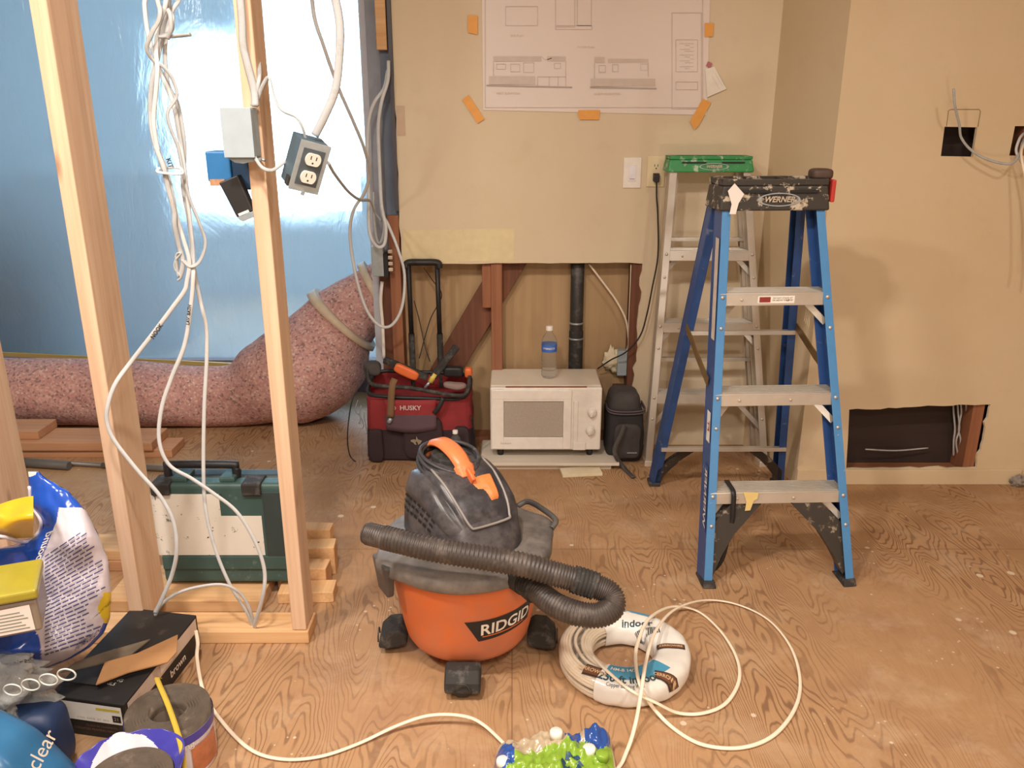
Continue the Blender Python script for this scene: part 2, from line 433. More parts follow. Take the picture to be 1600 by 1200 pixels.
# drain pipe
p = W(901, 500, 3.41)
t = thing('drain_pipe', (p.x, 3.419, .03), 'black vertical drain pipe inside the wall behind the microwave', 'pipe')
MB().lathe([(.028, .03), (.028, 1.1)], 24, M=Matrix.Translation((p.x, 3.419, 0))).build('pipe', M['black2'], t)
for yy in (507, 531):
    z = W(901, yy, 3.39).z
    MB().lathe([(.0285, z-.004), (.031, z-.003), (.031, z+.003), (.0285, z+.004)], 24, M=Matrix.Translation((p.x, 3.419, 0))).build('clamp_ring', M['gal'], t)
z = W(901, 520, 3.39).z
MB().lathe([(.0285, .2), (.030, .21), (.030, z), (.0285, z+.004)], 24, M=Matrix.Translation((p.x, 3.419, 0))).build('coupling', M['rubber'], t)
# torn plaster / foam lumps in the cavity corner
def blob(c, r, amp=.35, s=6, sc=(1, 1, 1), seed=0, res=14):
    mb = MB()
    def fn(u, v):
        a = 2*PI*u; e = PI*(v-.5); d = V((math.cos(a)*math.cos(e), math.sin(a)*math.cos(e), math.sin(e)))
        k = 1+amp*noise.noise(d*s*.3+V((seed, seed*2, 0)))+amp*.5*noise.noise(d*s+V((seed, 3, 1)))
        return V(c)+V((d.x*sc[0], d.y*sc[1], d.z*sc[2]))*(r*k)
    mb.grid(fn, res*2, res, wu=True); return mb
p = W(958, 562, 3.42)
tag(blob(p, .04, .6, 7, (1, .45, 1.1), 3).build('foam_lump', M['gyp']), 'lump of pale foam stuck beside the pipe inside the open wall', 'foam')
p = W(972, 566, 3.41)
tag(MB().box((p.x-.022, p.y-.02, p.z-.055), (p.x+.022, p.y+.02, p.z+.055)).build('outlet_box', M['grey'], bevel=.003), 'grey plastic electrical box low in the open wall behind the lunch bag', 'electrical box')
p = W(968, 608, 3.43)
tag(MB().box((p.x-.03, p.y-.02, .03), (p.x+.03, p.y+.02, p.z+.02)).build('wood_block', M['oldstud'], bevel=.003), 'dark wooden block under the grey box in the open wall', 'wood block')

def pt(q):
    if q[0] == 'g': return G(q[1], q[2], q[3])
    if q[0] == 'p': return V(q[1:])
    return W(*q)
def cable(pts, r, mat, label=None, cat='cable', name='electrical_cable', flat=1.0, group=None, n=8, seg=8, parent=None, up=(0, 1, 0), twist=0):
    Q = [pt(q) for q in pts]
    if pts[0][0] not in ('g', 'p') and pts[0][1] < -20: Q = [V((Q[0].x, Q[0].y, 2.448)), V((Q[0].x, Q[0].y, (Q[0].z+2.448)/2))]+Q
    P = crm(Q, n); mb = MB().tube(P, r, seg, flat=flat, up=up, twist=twist)
    o = mb.build(name, mat, parent)
    if parent is None: tag(o, label, cat, group)
    return o
Yk = 3.40
cable([(920, 412, Yk), (945, 445, Yk), (963, 470, Yk), (978, 500, Yk), (982, 530, Yk), (980, 552, Yk-.01)], .0045, M['cablew'], 'white cable curving down through the open wall to the grey box')
cable([(986, 412, Yk-.02), (985, 450, Yk-.02), (983, 500, Yk-.02), (982, 545, Yk-.03)], .003, M['cablew'], 'thin white cable running straight down beside the dark old stud')
cable([(1012, 480, 3.33), (1000, 520, 3.33), (978, 548, 3.34), (955, 562, 3.34), (935, 574, 3.42)], .0035, M['black'], 'x') if False else None

# ---- cables inside the low hole of the right wall
for i, (x0, x1, x2) in enumerate(((1489, 1492, 1490), (1496, 1499, 1494), (1501, 1498, 1501), (1509, 1507, 1508))):
    cable([(x0, 628, YR+.06), (x0+1, 645, YR+.06), (x1, 670, YR+.06), (x2, 690, YR+.06), (x1-2, 712, YR+.07)], .0035, M['cable2'], 'pale cable hanging inside the low rectangular hole in the right wall', group='cables inside the low wall hole')
cable([(1352, 702, YR+.05), (1400, 704, YR+.06), (1450, 700, YR+.08)], .003, M['cable2'], 'thin pale wire lying across the bottom of the low wall hole', name='wire')
# ---- right wall cables out of the square holes
cable([(1490, 139, YR-.11), (1492, 165, YR-.10), (1499, 195, YR-.07), (1502, 215, YR-.05), (1518, 235, YR-.05), (1545, 250, YR-.06), (1578, 256, YR-.08), (1592, 243, YR-.06), (1597, 225, YR-.02), (1600, 215, YR+.03)], .0042, M['cable2'], 'pale cable looping from the square wall hole to the hole at the right edge')
cable([(1602, 206, YR+.03), (1594, 215, YR-.01), (1588, 232, YR-.03), (1590, 243, YR-.04), (1600, 262, YR-.06), (1612, 300, YR-.08), (1618, 380, YR-.09), (1614, 430, YR-.09)], .0045, M['cable'], 'white cable drooping out of the wall hole at the right edge')
cable([(1608, 210, YR+.03), (1600, 225, YR-.02), (1596, 245, YR-.08), (1606, 300, YR-.12), (1608, 380, YR-.13), (1603, 410, YR-.13)], .0042, M['cablew'], 'second pale cable hanging from the wall hole at the right edge')
# scored outline above the square hole
o = MB()
pp = [W(x, y, YR-.0008) for x, y in ((1479, 197), (1482, 173), (1486, 171), (1530, 171), (1532, 174), (1528, 198))]
o.tube(pp, .0011, 4); struct(o.build('trim_8', plain('pencil_score', '8f7550', .9)))
# ================================================================== BACK ROOM AND PLASTIC SHEET
n = NT('plastic_film')
tr = n.new('ShaderNodeBsdfTransparent'); tr.inputs[0].default_value = lin('b4ccdf')
tl = n.new('ShaderNodeBsdfTranslucent'); tl.inputs[0].default_value = lin('b4cbdc')
df = n.new('ShaderNodeBsdfDiffuse'); df.inputs[0].default_value = lin('8d9fb2')
gl = n.new('ShaderNodeBsdfGlossy'); gl.inputs[0].default_value = (.8, .88, 1, 1); gl.inputs['Roughness'].default_value = .22
bp = n.new('ShaderNodeBump', i_Strength=.6, i_Distance=.04)
hh = n.math('ADD', n.noise(2.4, 5, .6, n.co((1, 1, .55), (0, .5, 0)), .8), n.math('MULTIPLY', n.noise(9, 4, .6, n.co((1, 1, .3), (0, -.6, 0)), 1.0), .35))
n.l.new(hh, bp.inputs['Height']); n.l.new(bp.outputs[0], gl.inputs['Normal']); n.l.new(bp.outputs[0], df.inputs['Normal'])
def ms(f, a, b):
    m = n.new('ShaderNodeMixShader'); m.inputs[0].default_value = f; n.l.new(a.outputs[0], m.inputs[1]); n.l.new(b.outputs[0], m.inputs[2]); return m
rf = n.new('ShaderNodeBsdfRefraction'); rf.inputs[0].default_value = lin('bcd4e6'); rf.inputs['Roughness'].default_value = .42; rf.inputs['IOR'].default_value = 1.18; n.l.new(bp.outputs[0], rf.inputs['Normal'])
s0 = ms(.5, rf, tr); s1 = ms(.62, tl, s0); s2 = ms(.26, s1, df); s3 = ms(.12, s2, gl); n.l.new(s3.outputs[0], n.out.inputs[0])
YP = 4.05
def film(u, v):
    x = -4.9+4.6*u; z = .19+2.25*v
    d = .02*noise.noise(V((x*1.3, 0, z*.9)))+.008*noise.noise(V((x*5+z*3, 2, z*4)))+.004*noise.noise(V((x*11-z*7, 5, z*9)))
    return V((x, YP+d, z))
tag(MB().grid(film, 150, 90).build('plastic_sheet', n.mat, recalc=False), 'translucent bluish plastic sheet closing off the next room behind the studs', 'plastic sheet')
pa, pb = W(0, 553, YP-.05), W(378, 571, YP-.01); d = (pb-pa)
tag(MB().beam(pa-d*1.5, pb, .012, .02).build('batten', wood('yellow_batten', 'b79a58', 'c8ab68', 0, knots=False)), 'thin yellowish wood batten along the bottom of the plastic sheet', 'batten')
struct(MB().box((-4.99, YP+.02, 0), (-.3, YP+.1, .17)).build('trim_3', plain('curb_grey', '6d6872', .9)))
struct(MB().box((-.36, 3.476, 0), (-.3, 6.7, 2.45)).build('wall_back_side', plain('dull_blue_wall', 'a9b4bb', .9)))
ww0, ww1 = W(278, 60, 6.6), W(566, 330, 6.6)
pbw = plain('pale_blue_wall', 'b4c6cc', .85)
struct(MB().box((-4.98, 4.9, 0), (W(252, 300, 4.9).x, 5.3, W(100, 272, 4.9).z)).box((-4.98, 4.85, 0), (W(90, 300, 4.85).x, 4.89, W(100, 372, 4.85).z)).build('added_dark_block', plain('dusky_block', '40363e', .9)))  # furniture-like dark block, added to darken the lower left seen through the sheet
struct(plate('wall_far', [V((-5, 0)), V((-.3, 0)), V((-.3, 2.45)), V((-5, 2.45))], [[V((ww0.x, ww1.z)), V((ww1.x, ww1.z)), V((ww1.x, ww0.z)), V((ww0.x, ww0.z))]], 6.6, .1, [pbw, pbw]))
n = NT('sunlit_window_glass'); em = n.new('ShaderNodeEmission'); em.inputs[0].default_value = (.78, .92, 1, 1); em.inputs[1].default_value = 9.0; n.l.new(em.outputs[0], n.out.inputs[0])
wn = MB().box((ww0.x, 6.64, ww1.z), (ww1.x, 6.65, ww0.z)).build('window_1', n.mat); struct(wn)
# ================================================================== WALL-END POST
greyp = plain('dusty_grey_post', '8d919b', .7, var=.15, scale=12, bump=.3)
xa = W(577, 0, 3.42).x; xb = W(592, 0, 3.40).x; xc = W(612, 0, 3.36).x
lbl = []
struct(MB().box((-.585, 3.45, 0), (-.553, 3.49, 2.45)).build('trim_9', plain('pale_edge_strip', 'b9bcc4', .6)))
struct(MB().box((-.553, 3.40, .80), (-.5, 3.46, 2.45)).build('trim_10', greyp, bevel=.002))
tag(lumber((-.548, 3.395, .0), (-.497, 3.462, .80), M['oldstud']), 'dark reddish brown post at the free end of the back wall', 'stud')
struct(MB().box((-.5, 3.37, .98), (-.452, 3.46, 2.45)).build('trim_11', plain('dark_blue_grey_stud', '616b7c', .7, var=.12, scale=10)))
tag(lumber((-.497, 3.355, .0), (-.452, 3.452, .98), M['oldstud2']), 'reddish stud piece standing beside the cut drywall edge behind the bag handle', 'stud')
z0 = W(598, 78, 3.34).z
tag(lumber((-.505, 3.335, z0), (-.466, 3.369, 2.2), M['studY']), 'pale wood block nailed high on the dark wall-end stud', 'wood block')
struct(MB().box((-.461, 3.338, 1.0), (-.447, 3.352, 2.45)).build('trim_12', plain('dark_metal_bead', '4a4850', .5)))
# skim torn off around the left edge of the wall
sk = MB()
for (x0, y0, x1, y1) in ((621, 165, 632, 212),):
    p, q = W(x0, y1, YB-.001), W(x1, y0, YB-.001); sk.box((p.x, YB-.0016, p.z), (q.x, YB-.0003, q.z))
struct(sk.build('trim_13', plain('bare_paper_patch', 'c9b29a', .9)))
sk = MB()
pl = [W(x, y, YB-.0005) for x, y in ((631, 360), (804, 357), (803, 409), (716, 408), (716, 412), (628, 411))]
sk.prism(pl, (0, -.0006, 0)); struct(sk.build('trim_14', plain('skim_patch', 'ddcda4', .9)))
# ================================================================== BIG DUCT WRAPPED IN REBOND PADDING
n = NT('rebond_padding')
v1 = n.new('ShaderNodeTexVoronoi', i_Scale=125.0); n.l.new(n.co((1, 1, 1)), v1.inputs['Vector'])
cc = n.ramp(n.new('ShaderNodeSeparateColor', i_Color=v1.outputs['Color']).outputs[0], [(0, '5a3f48'), (.1, '6b4a50'), (.12, 'bd8680'), (.5, 'd49c92'), (.75, 'e2b4a6'), (.9, 'cf9088'), (.96, 'ead6c6')], 'CONSTANT')
cc = n.mix(.3, n.mix(.25, cc, 'a89a98'), n.ramp(n.noise(14, 4, .6), [(.3, 'b07870'), (.7, 'e8bcae')]))
n.bump(n.noise(60, 5, .7), .6, .006)
foam = n.set(cc, .95)
tapem = plain('beige_duct_tape', 'cdb89c', .6, var=.12, scale=20, bump=.4)
sec = [(-700, 612, 3.61, 50), (-300, 612, 3.61, 50), (-60, 611, 3.61, 52), (100, 612, 3.61, 52), (230, 616, 3.61, 51), (320, 622, 3.61, 47), (375, 618, 3.62, 50), (420, 600, 3.64, 68), (460, 584, 3.66, 80), (492, 566, 3.68, 80), (512, 534, 3.70, 70), (536, 500, 3.72, 57), (572, 470, 3.74, 48), (610, 448, 3.76, 46), (650, 425, 3.78, 44)]
P = []; R = []
for x, y, Y, r in sec:
    p = W(x, y, Y); dep = Y*cp+(CH-p.z)*sp; P.append(p); R.append(r*dep/F)
PP = crm(P, 8); RR = [V((r, 0, 0)) for r in R]; RR = [q.x for q in crm(RR, 8)]
PP = [V((p.x, p.y, max(p.z, r*.93+.003))) for p, r in zip(PP, RR)]
def ductm(i0, i1, extra, name, mat, parent, ripple=True):
    mb = MB(); pts = PP[i0:i1]; seg = 40
    mb.tube(pts, lambda i: RR[i0+i]+extra, seg, up=(0, 1, 0))
    if ripple:
        mb.v = [V((p.x, p.y, max(p.z, .003))) + (lambda q: q*(.018*noise.noise(p*5)+.008*noise.noise(p*16)))(V((noise.noise(p*3), -1, .6))) for p in mb.v]
        mb.v = [V((p.x, p.y, max(p.z, .003))) for p in mb.v]
    return mb.build(name, mat, parent)
t = thing('wrapped_duct', (PP[30].x, 3.61, 0), 'thick duct wrapped in pink speckled carpet padding bending up behind the studs', 'duct')
ductm(0, len(PP), 0, 'padding', foam, t)
ib = min(range(len(PP)), key=lambda i: (PP[i]-W(547, 497, 3.72)).length)
ductm(ib-3, ib, .024, 'tape_band', tapem, t, False)
ib = min(range(len(PP)), key=lambda i: (PP[i]-W(592, 455, 3.74)).length)
ductm(ib-2, ib+1, .022, 'tape_band', tapem, t, False)
# ================================================================== NEW STUD WALL
YS = 1.93
def stud(xa, xb, yd, z0, z1, mat, label, lean=0, name='wall_stud', bot=0):
    mb = MB().hexa([(xa+bot, YS, z0), (xb+bot, YS, z0), (xb+bot, YS+yd, z0), (xa+bot, YS+yd, z0)], [(xa+lean, YS, z1), (xb+lean, YS, z1), (xb+lean, YS+yd, z1), (xa+lean, YS+yd, z1)])
    return tag(mb.build(name, mat, bevel=.003), label, 'stud')
stud(-.593, -.555, .089, .039, 2.44, M['stud'], 'new wooden stud carrying the grey junction box, right of the hanging cables')
stud(-1.026, -.988, .14, .039, 2.44, M['stud'], 'wide new wooden stud left of the hanging cables')
stud(-1.36, -1.322, .14, .039, 2.44, M['stud'], 'new wooden stud cut off by the left edge behind the blue and white bag', bot=.01)
tag(MB().box((-2.4, YS-.005, 0), (-.549, YS+.089, .038)).build('bottom_plate', M['studY'], bevel=.003), 'pale lumber plate on the floor that the new studs stand on', 'bottom plate')
# ================================================================== POSTER, TAPES, WALL PLATES
YW = YB-.0012
pc = [(752, -90), (1112, -90), (1104, 180), (755, 172)]
mb = MB(); base = [W(x, y, YW) for x, y in pc]
def poster(u, v):
    p = base[3].lerp(base[2], u).lerp(base[0].lerp(base[1], u), v)
    e = min(u, 1-u, v*2)*4
    return p+V((0, -.0015-.0025*(noise.noise(V((u*5, v*4, 1)))+.4)*min(1, e*1.5+.2), 0))
mb.grid(poster, 30, 24)
t = tag(mb.build('building_plan_poster', M['paper'], recalc=False, origin=W(930, 175, YW)), 'large white sheet of house plans taped to the back wall', 'poster')
def on_poster(x, y, d=.0009):
    return W(x, y, YB-.0062)
ink = MB(); pal = MB()
def ln(mb, x0, y0, x1, y1, w=1.2):
    a, b = V((x0, y0)), V((x1, y1)); d = (b-a).normalized(); nn = V((-d.y, d.x))*(w/2)
    mb.add([on_poster(*q) for q in (a+nn, b+nn, b-nn, a-nn)], [(0, 1, 2, 3)])
def rc(mb, x0, y0, x1, y1): mb.add([on_poster(*q) for q in ((x0, y0), (x1, y0), (x1, y1), (x0, y1))], [(0, 1, 2, 3)])
ln(ink, 760, 133.5, 894, 136.5, 2.2); ln(ink, 922, 136.5, 1026, 138.5, 2.4)
rc(pal, 771, 88, 846, 96); rc(pal, 855, 88, 884, 96); rc(pal, 764, 119, 836, 132); rc(pal, 929, 89, 945, 98); rc(pal, 950, 92, 1013, 98); rc(pal, 923, 123, 1024, 135)
for a in ((771, 96, 771, 119), (884, 96, 884, 135), (846, 88, 852, 94), (852, 94, 862, 91), (929, 98, 929, 122), (1013, 98, 1013, 120), (840, 120, 884, 120), (840, 120, 840, 134), (858, 120, 858, 134), (872, 120, 872, 134)): ln(pal, *a, 1.1)
for x0, y0, x1, y1 in ((776, 100, 790, 108), (798, 100, 812, 112), (818, 98, 834, 113), (866, 99, 876, 107), (936, 102, 946, 113), (957, 101, 966, 112), (1001, 100, 1012, 110), (868, -20, 898, 42), (902, -10, 924, 40), (790, 10, 840, 40), (868, 40, 925, 46), (1050, 20, 1096, 170), (1056, 62, 1090, 112), (1056, 128, 1090, 140), (758, -80, 1098, 168)):
    for a in ((x0, y0, x1, y0), (x1, y0, x1, y1), (x1, y1, x0, y1), (x0, y1, x0, y0)): ln(pal, *a, .8)
ink.build('elevation_ground_line', M['greyink'], t, recalc=False); pal.build('plan_drawing', M['paleink'], t, recalc=False)
tx = MB()
for s, x, y, h in (('WEST ELEVATION', 794, 146, 5), ('NORTH ELEVATION', 949, 147, 5), ('FLOOR PLAN', 916, 74, 5), ('SITE PLAN', 808, 56, 6)):
    text_on(tx, s, .011, lambda u, v, x=x, y=y: on_poster(x+u*420, y-v*420))
for k in range(14): ln(tx, 1062+(k % 3)*8, 68+k*3, 1084-(k % 2)*6, 68+k*3, .6)
tx.build('plan_lettering', M['paleink'], t, recalc=False)
def strip(pts, lab):
    mb = MB(); q = [W(x, y, YB-.0075) for x, y in pts]; mb.prism(q, (0, .0006, 0))
    return tag(mb.build('tape_strip', M['tape']), lab, 'tape', 'orange tape strips around the plans')
strip([(731, 24), (746, 24), (746, 54), (731, 51)], 'orange tape strip at the left side of the plans')
strip([(1101, 36), (1115, 36), (1114, 57), (1101, 58)], 'orange tape strip at the right side of the plans')
strip([(722, 156), (732, 148), (757, 186), (746, 193)], 'slanting orange tape strip at the lower left corner of the plans')
strip([(904, 172), (938, 172), (936, 187), (906, 187), (903, 181)], 'level orange tape strip at the middle of the bottom edge of the plans')
strip([(1098, 154), (1111, 160), (1092, 196), (1085, 203), (1078, 190)], 'slanting orange tape strip at the lower right corner of the plans')
q = [W(x, y, YB-.008) for x, y in ((1102, 108), (1116, 104), (1135, 139), (1105, 152))]
t = tag(MB().prism(q, (0, .0006, 0)).build('paper_card', M['white']), 'small white card hanging tilted at the right edge of the plans', 'card')
mb = MB()
for a in ((1112, 118, 1124, 139), (1117, 114, 1129, 135)):
    p, q = W(a[0], a[1], YB-.0086), W(a[2], a[3], YB-.0086); d = V((.0008, 0, 0)); mb.add([p, q, q+d, p+d], [(0, 1, 2, 3)])
mb.build('card_line', M['greyink'], t, recalc=False)
c = W(1108, 101, YB-.0088); mb = MB(); mb.box((c.x-.009, c.y-.001, c.z-.009), (c.x+.009, c.y, c.z+.009), M=Matrix.Translation(c) @ Matrix.Rotation(.4, 4, 'Y') @ Matrix.Translation(-c)); mb.build('red_stamp', plain('faded_red', 'b4707a', .7), t)
# switch plate and outlet
def wallplate(px, py, w_, h_, mat, name, label, cat):
    c = W(px, py, YB); t = thing(name, (c.x, YB, c.z-h_/2), label, cat)
    MB().box((c.x-w_/2, YB-.006, c.z-h_/2), (c.x+w_/2, YB-.0003, c.z+h_/2)).build('cover_plate', mat, t, bevel=.0022, seg=3)
    return t, c
t, c = wallplate(987.5, 270, .070, .116, M['white'], 'light_switch', 'white rocker light switch on the back wall left of the outlet', 'light switch')
MB().box((c.x-.0165, YB-.0072, c.z-.033), (c.x+.0165, YB-.0058, c.z+.033)).build('switch_frame', M['white'], t, bevel=.001)
MB().hexa([(c.x-.014, YB-.0095, c.z-.03), (c.x+.014, YB-.0095, c.z-.03), (c.x+.014, YB-.006, c.z-.03), (c.x-.014, YB-.006, c.z-.03)], [(c.x-.014, YB-.0078, c.z+.03), (c.x+.014, YB-.0078, c.z+.03), (c.x+.014, YB-.006, c.z+.03), (c.x-.014, YB-.006, c.z+.03)]).build('rocker', plain('rocker_white', 'e9e6ee', .3), t, bevel=.001)
MB().box((c.x-.010, YB-.0105, c.z-.024), (c.x+.010, YB-.009, c.z-.021)).build('indicator', M['greyink'], t)
t, c = wallplate(1024.5, 268, .070, .116, M['ivory'], 'wall_outlet', 'ivory duplex outlet with a black cord plugged in beside the green ladder', 'outlet')
for s in (1, -1):
    mb = MB(); zc = c.z+s*.0195; R = []
    for k in range(28):
        a = 2*PI*k/28; R.append((c.x+.0172*math.cos(a), YB-.0075, zc+max(-.0135, min(.0135, .0172*math.sin(a)))))
    mb.prism(R, (0, .003, 0)); f = mb.build('receptacle', M['ivory'], t)
    if s > 0:
        mb = MB()
        for dx in (-.0062, .0062): mb.box((c.x+dx-.0012, YB-.0082, zc-.001), (c.x+dx+.0012, YB-.0074, zc+.008))
        mb.lathe([(.0026, 0), (.0026, .0008)], 12, M=Matrix.Translation((c.x, YB-.0074, zc-.0072)) @ Matrix.Rotation(PI/2, 4, 'X'))
        mb.build('slot', M['ink'], f)
pz = c.z-.0195
t = thing('power_cord', (c.x+.002, YB-.03, pz), 'black power cord running from the wall outlet down to the microwave', 'power cord')
MB().hexa([(c.x-.012, YB-.0085, pz-.016), (c.x+.014, YB-.0085, pz-.016), (c.x+.014, YB-.0085, pz+.015), (c.x-.012, YB-.0085, pz+.015)], [(c.x-.009, YB-.034, pz-.020), (c.x+.011, YB-.034, pz-.020), (c.x+.011, YB-.036, pz+.006), (c.x-.009, YB-.036, pz+.006)]).build('plug', M['black'], t, bevel=.003)
cable([('p', c.x+.001, YB-.028, pz-.012), (1026, 306, 3.32), (1028, 340, 3.32), (1028, 400, 3.32), (1019, 450, 3.31), (1011, 490, 3.31), (1000, 525, 3.31), (978, 550, 3.32), (955, 562, 3.36), (934, 576, 3.40)], .0032, M['black'], parent=t, name='cord')
# ================================================================== MICROWAVE
def G0(x, y, h=0): return G(x, y, h)
# boards below it
brd = wood('flat_white_board', 'cfc3b2', 'ddd3c4', 0, .6, knots=False)
tag(MB().box((-.13, 3.085, .0), (.40, 3.34, .021)).build('board', wood('whitewashed_board', 'b8a894', 'cdbfaa', 0, .8, knots=False), bevel=.002), 'wide pale board on the floor, lowest under the microwave', 'board')
tag(MB().box((-.125, 3.07, .022), (.43, 3.32, .034)).build('board', brd, bevel=.0015), 'thin pale board directly under the microwave feet', 'board')
tag(MB().box((0, 0, 0), (.16, .07, .012), M=Matrix.Translation((.2, 3.005, 0)) @ Matrix.Rotation(.12, 4, 'Z')).build('tile_piece', M['gyp'], bevel=.001), 'small pale tile piece on the floor in front of the microwave boards', 'tile')
mx0, mx1 = W(766, 650, 3.12).x, W(940, 650, 3.12).x
z0, z1, y0, y1 = .066, .334, 3.125, 3.385
t = thing('microwave_oven', ((mx0+mx1)/2, 3.28, .034), 'white countertop microwave oven on pale boards against the open wall', 'microwave')
wh = plain('yellowed_white_metal', 'e6dccb', .38, var=.03, scale=5, dust=(6, .55, .35), dustc='c9b79c')
MB().box((mx0, y0+.03, z0), (mx1, y1, z1)).build('body', wh, t, bevel=.006)
MB().box((mx0, y0, z0+.002), (mx1, y0+.0295, z1)).build('front_panel', M['white'], t, bevel=.007, seg=3)
fx = lambda px: W(px, 650, y0).x
fz = lambda py: W(850, py, y0).z
dx0, dx1 = fx(767), fx(893)
dr = MB()
for p in (((dx0+.003), (fx(787))), ((fx(880)), dx1-.002)): dr.box((p[0], y0-.012, z0+.012), (p[1], y0-.001, z1-.006))
dr.box((fx(787), y0-.012, z0+.012), (fx(880), y0-.001, fz(682))); dr.box((fx(787), y0-.012, fz(626)), (fx(880), y0-.001, z1-.006))
door = dr.build('door', M['white'], t, bevel=.0015)
n = NT('microwave_window'); vv = n.noise(220, 1)
n.set(n.mix(vv, 'a59a8e', 'b9aea2'), .25)
MB().box((fx(788), y0-.007, fz(681)), (fx(879), y0-.003, fz(627))).build('window', n.mat, door)
MB().box((dx0+.004, y0-.0135, fz(622)), (dx1-.002, y0-.0121, z1-.008)).build('upper_panel', M['white'], door, bevel=.001)
mb = MB(); text_on(mb, 'Sunbeam', .012, frame((fx(790), y0-.0126, fz(691)), (1, 0, 0), (0, 0, 1)), shear=.3); mb.build('lettering', M['greyink'], door, recalc=False)
MB().box((fx(896), y0-.006, fz(694)), (fx(903), y0-.001, fz(626))).box((fx(896), y0-.010, fz(702)), (fx(916), y0-.001, fz(690))).build('door_button', M['white'], t, bevel=.002)
for px, py in ((925, 644), (923, 672)):
    c = V((fx(px), y0, fz(py)))
    k = MB().lathe([(.0195, 0), (.0195, .004), (.0165, .006), (.0155, .017), (.013, .020), (0.0, .0205)], 32, M=Matrix.Translation(c) @ Matrix.Rotation(PI/2, 4, 'X')).build('timer_knob', M['white'], t)
    MB().box((c.x-.0035, y0-.025, c.z-.0145), (c.x+.0035, y0-.018, c.z+.0145), M=Matrix.Translation(c) @ Matrix.Rotation(.5, 4, 'Y') @ Matrix.Translation(-c)).build('grip', M['white'], k, bevel=.001)
    mb = MB()
    for i in range(14):
        a = 2*PI*i/14; q = c+V((.0235*math.cos(a), -.0006, .0235*math.sin(a))); mb.box((q.x-.0008, q.y, q.z-.0008), (q.x+.0008, q.y+.0004, q.z+.0008))
    mb.build('dial_marks', M['greyink'], t)
for x in (mx0+.04, mx1-.04):
    for y in (y0+.04, y1-.04): MB().lathe([(.012, .034), (.014, z0)], 16, M=Matrix.Translation((x, y, 0))).build('foot', M['black'], t)
tag(MB().box((fx(790), y0+.002, z1+.0005), (fx(916), y0+.012, z1+.0028)).build('wood_strip', M['oldstud2']), 'thin brown strip lying on the front edge of the microwave top', 'strip')
# ================================================================== WATER BOTTLES
def water_bottle(name, loc, label, s=1.0):
    t = thing(name, loc, label, 'bottle')
    n = bpy.data.materials.get('clear_bottle_plastic')
    if not n:
        q = NT('clear_bottle_plastic'); q.set('eef2f2', .08, 0, Transmission_Weight=.92, IOR=1.12, Alpha=.75); n = q.mat
    T = Matrix.Translation(loc) @ Matrix.Scale(s, 4)
    prof = [(.0, .004), (.018, .001), (.027, .004), (.031, .012)]
    for k in range(5): z = .02+k*.017; prof += [(.0315, z), (.0325, z+.006), (.0318, z+.012), (.0298, z+.0145)]
    prof += [(.0312, .108), (.0318, .114), (.0318, .148), (.0325, .152), (.031, .162), (.025, .178), (.0165, .190), (.0125, .196), (.0125, .206)]
    MB().lathe(prof, 36, M=T, caps=False).build('bottle_body', n, t)
    lb = MB().lathe([(.0322, .116), (.0324, .118), (.0324, .146), (.0322, .148)], 36, M=T, caps=False).build('label_band', plain('blue_bottle_label', '3f6fc4', .4, var=.1, scale=50), t)
    mb = MB()
    for a, s_ in ((-1.9, 'SPRING'), (-1.45, 'WATER')):
        text_on(mb, s_, .012, lambda u, v, a=a: T @ V((.0328*math.cos(a+u/.0328), .0328*math.sin(a+u/.0328), .132+v)), sub=.004)
    mb.build('label_lettering', M['white'], lb, recalc=False)
    pr = [(.0, .222), (.0125, .222), (.0145, .220), (.0145, .206), (.0148, .204)]
    MB().lathe(pr[::-1], 28, M=T, caps=False).build('cap', M['white'], t)
    return t
p = G(857, 586, .3345)
water_bottle('water_bottle', (p.x, 3.26, .3345), 'clear water bottle with a blue label standing on the microwave', .98)
p = G(714, 722, 0)
water_bottle('water_bottle', (p.x, 3.10, 0), 'clear water bottle with white cap on the floor in front of the red tool bag', .74)
# ================================================================== BLACK LUNCH BAG
def rbox(fn, nx=14, ny=10, nz=12):
    """rounded soft box from a unit cube, shaped by fn(x,y,z in -1..1)"""
    mb = MB()
    def face(a, b, c, sgn):
        def f(u, v):
            p = [0, 0, 0]; p[a] = 2*u-1; p[b] = 2*v-1; p[c] = sgn; return fn(V(p))
        mb.grid(f, 12, 12)
    for a, b, c in ((0, 1, 2), (1, 2, 0), (0, 2, 1)):
        for s in (1, -1): face(a, b, c, s)
    return mb
def soft(c, half, e=.35, wob=.006, f=9, seed=0, top=1.0):
    """superquadric-like pillow box"""
    c = V(c)
    def fn(p):
        q = V((p.x, p.y, p.z)); L = max(abs(q.x), abs(q.y), abs(q.z)); pw = 2/e
        nn = (abs(q.x)**pw+abs(q.y)**pw+abs(q.z)**pw)**(1/pw); q = q*(L/nn) if nn > 0 else q
        k = 1+(top-1)*(q.z+1)/2
        r = V((q.x*half[0]*k, q.y*half[1]*k, q.z*half[2]))+c
        return r+V((noise.noise(r*f+V((seed, 0, 0))), noise.noise(r*f+V((0, seed, 9))), noise.noise(r*f+V((5, 0, seed)))*.6))*wob
    return rbox(fn)
fab = plain('black_nylon', '2c2a2b', .85, var=.15, scale=40, bump=.3)
fab2 = plain('grey_nylon', '45403f', .85, var=.12, scale=50, bump=.3)
lx0, lx1 = W(948, 660, 3.2).x, W(1004, 660, 3.2).x; lc = (lx0+lx1)/2
t = thing('lunch_bag', (lc, 3.24, 0), 'soft black insulated lunch bag on the floor between microwave and green ladder', 'bag')
soft((lc, 3.235, .118), ((lx1-lx0)/2, .09, .118), .28, .006, 12, 2).build('bag_body', fab, t)
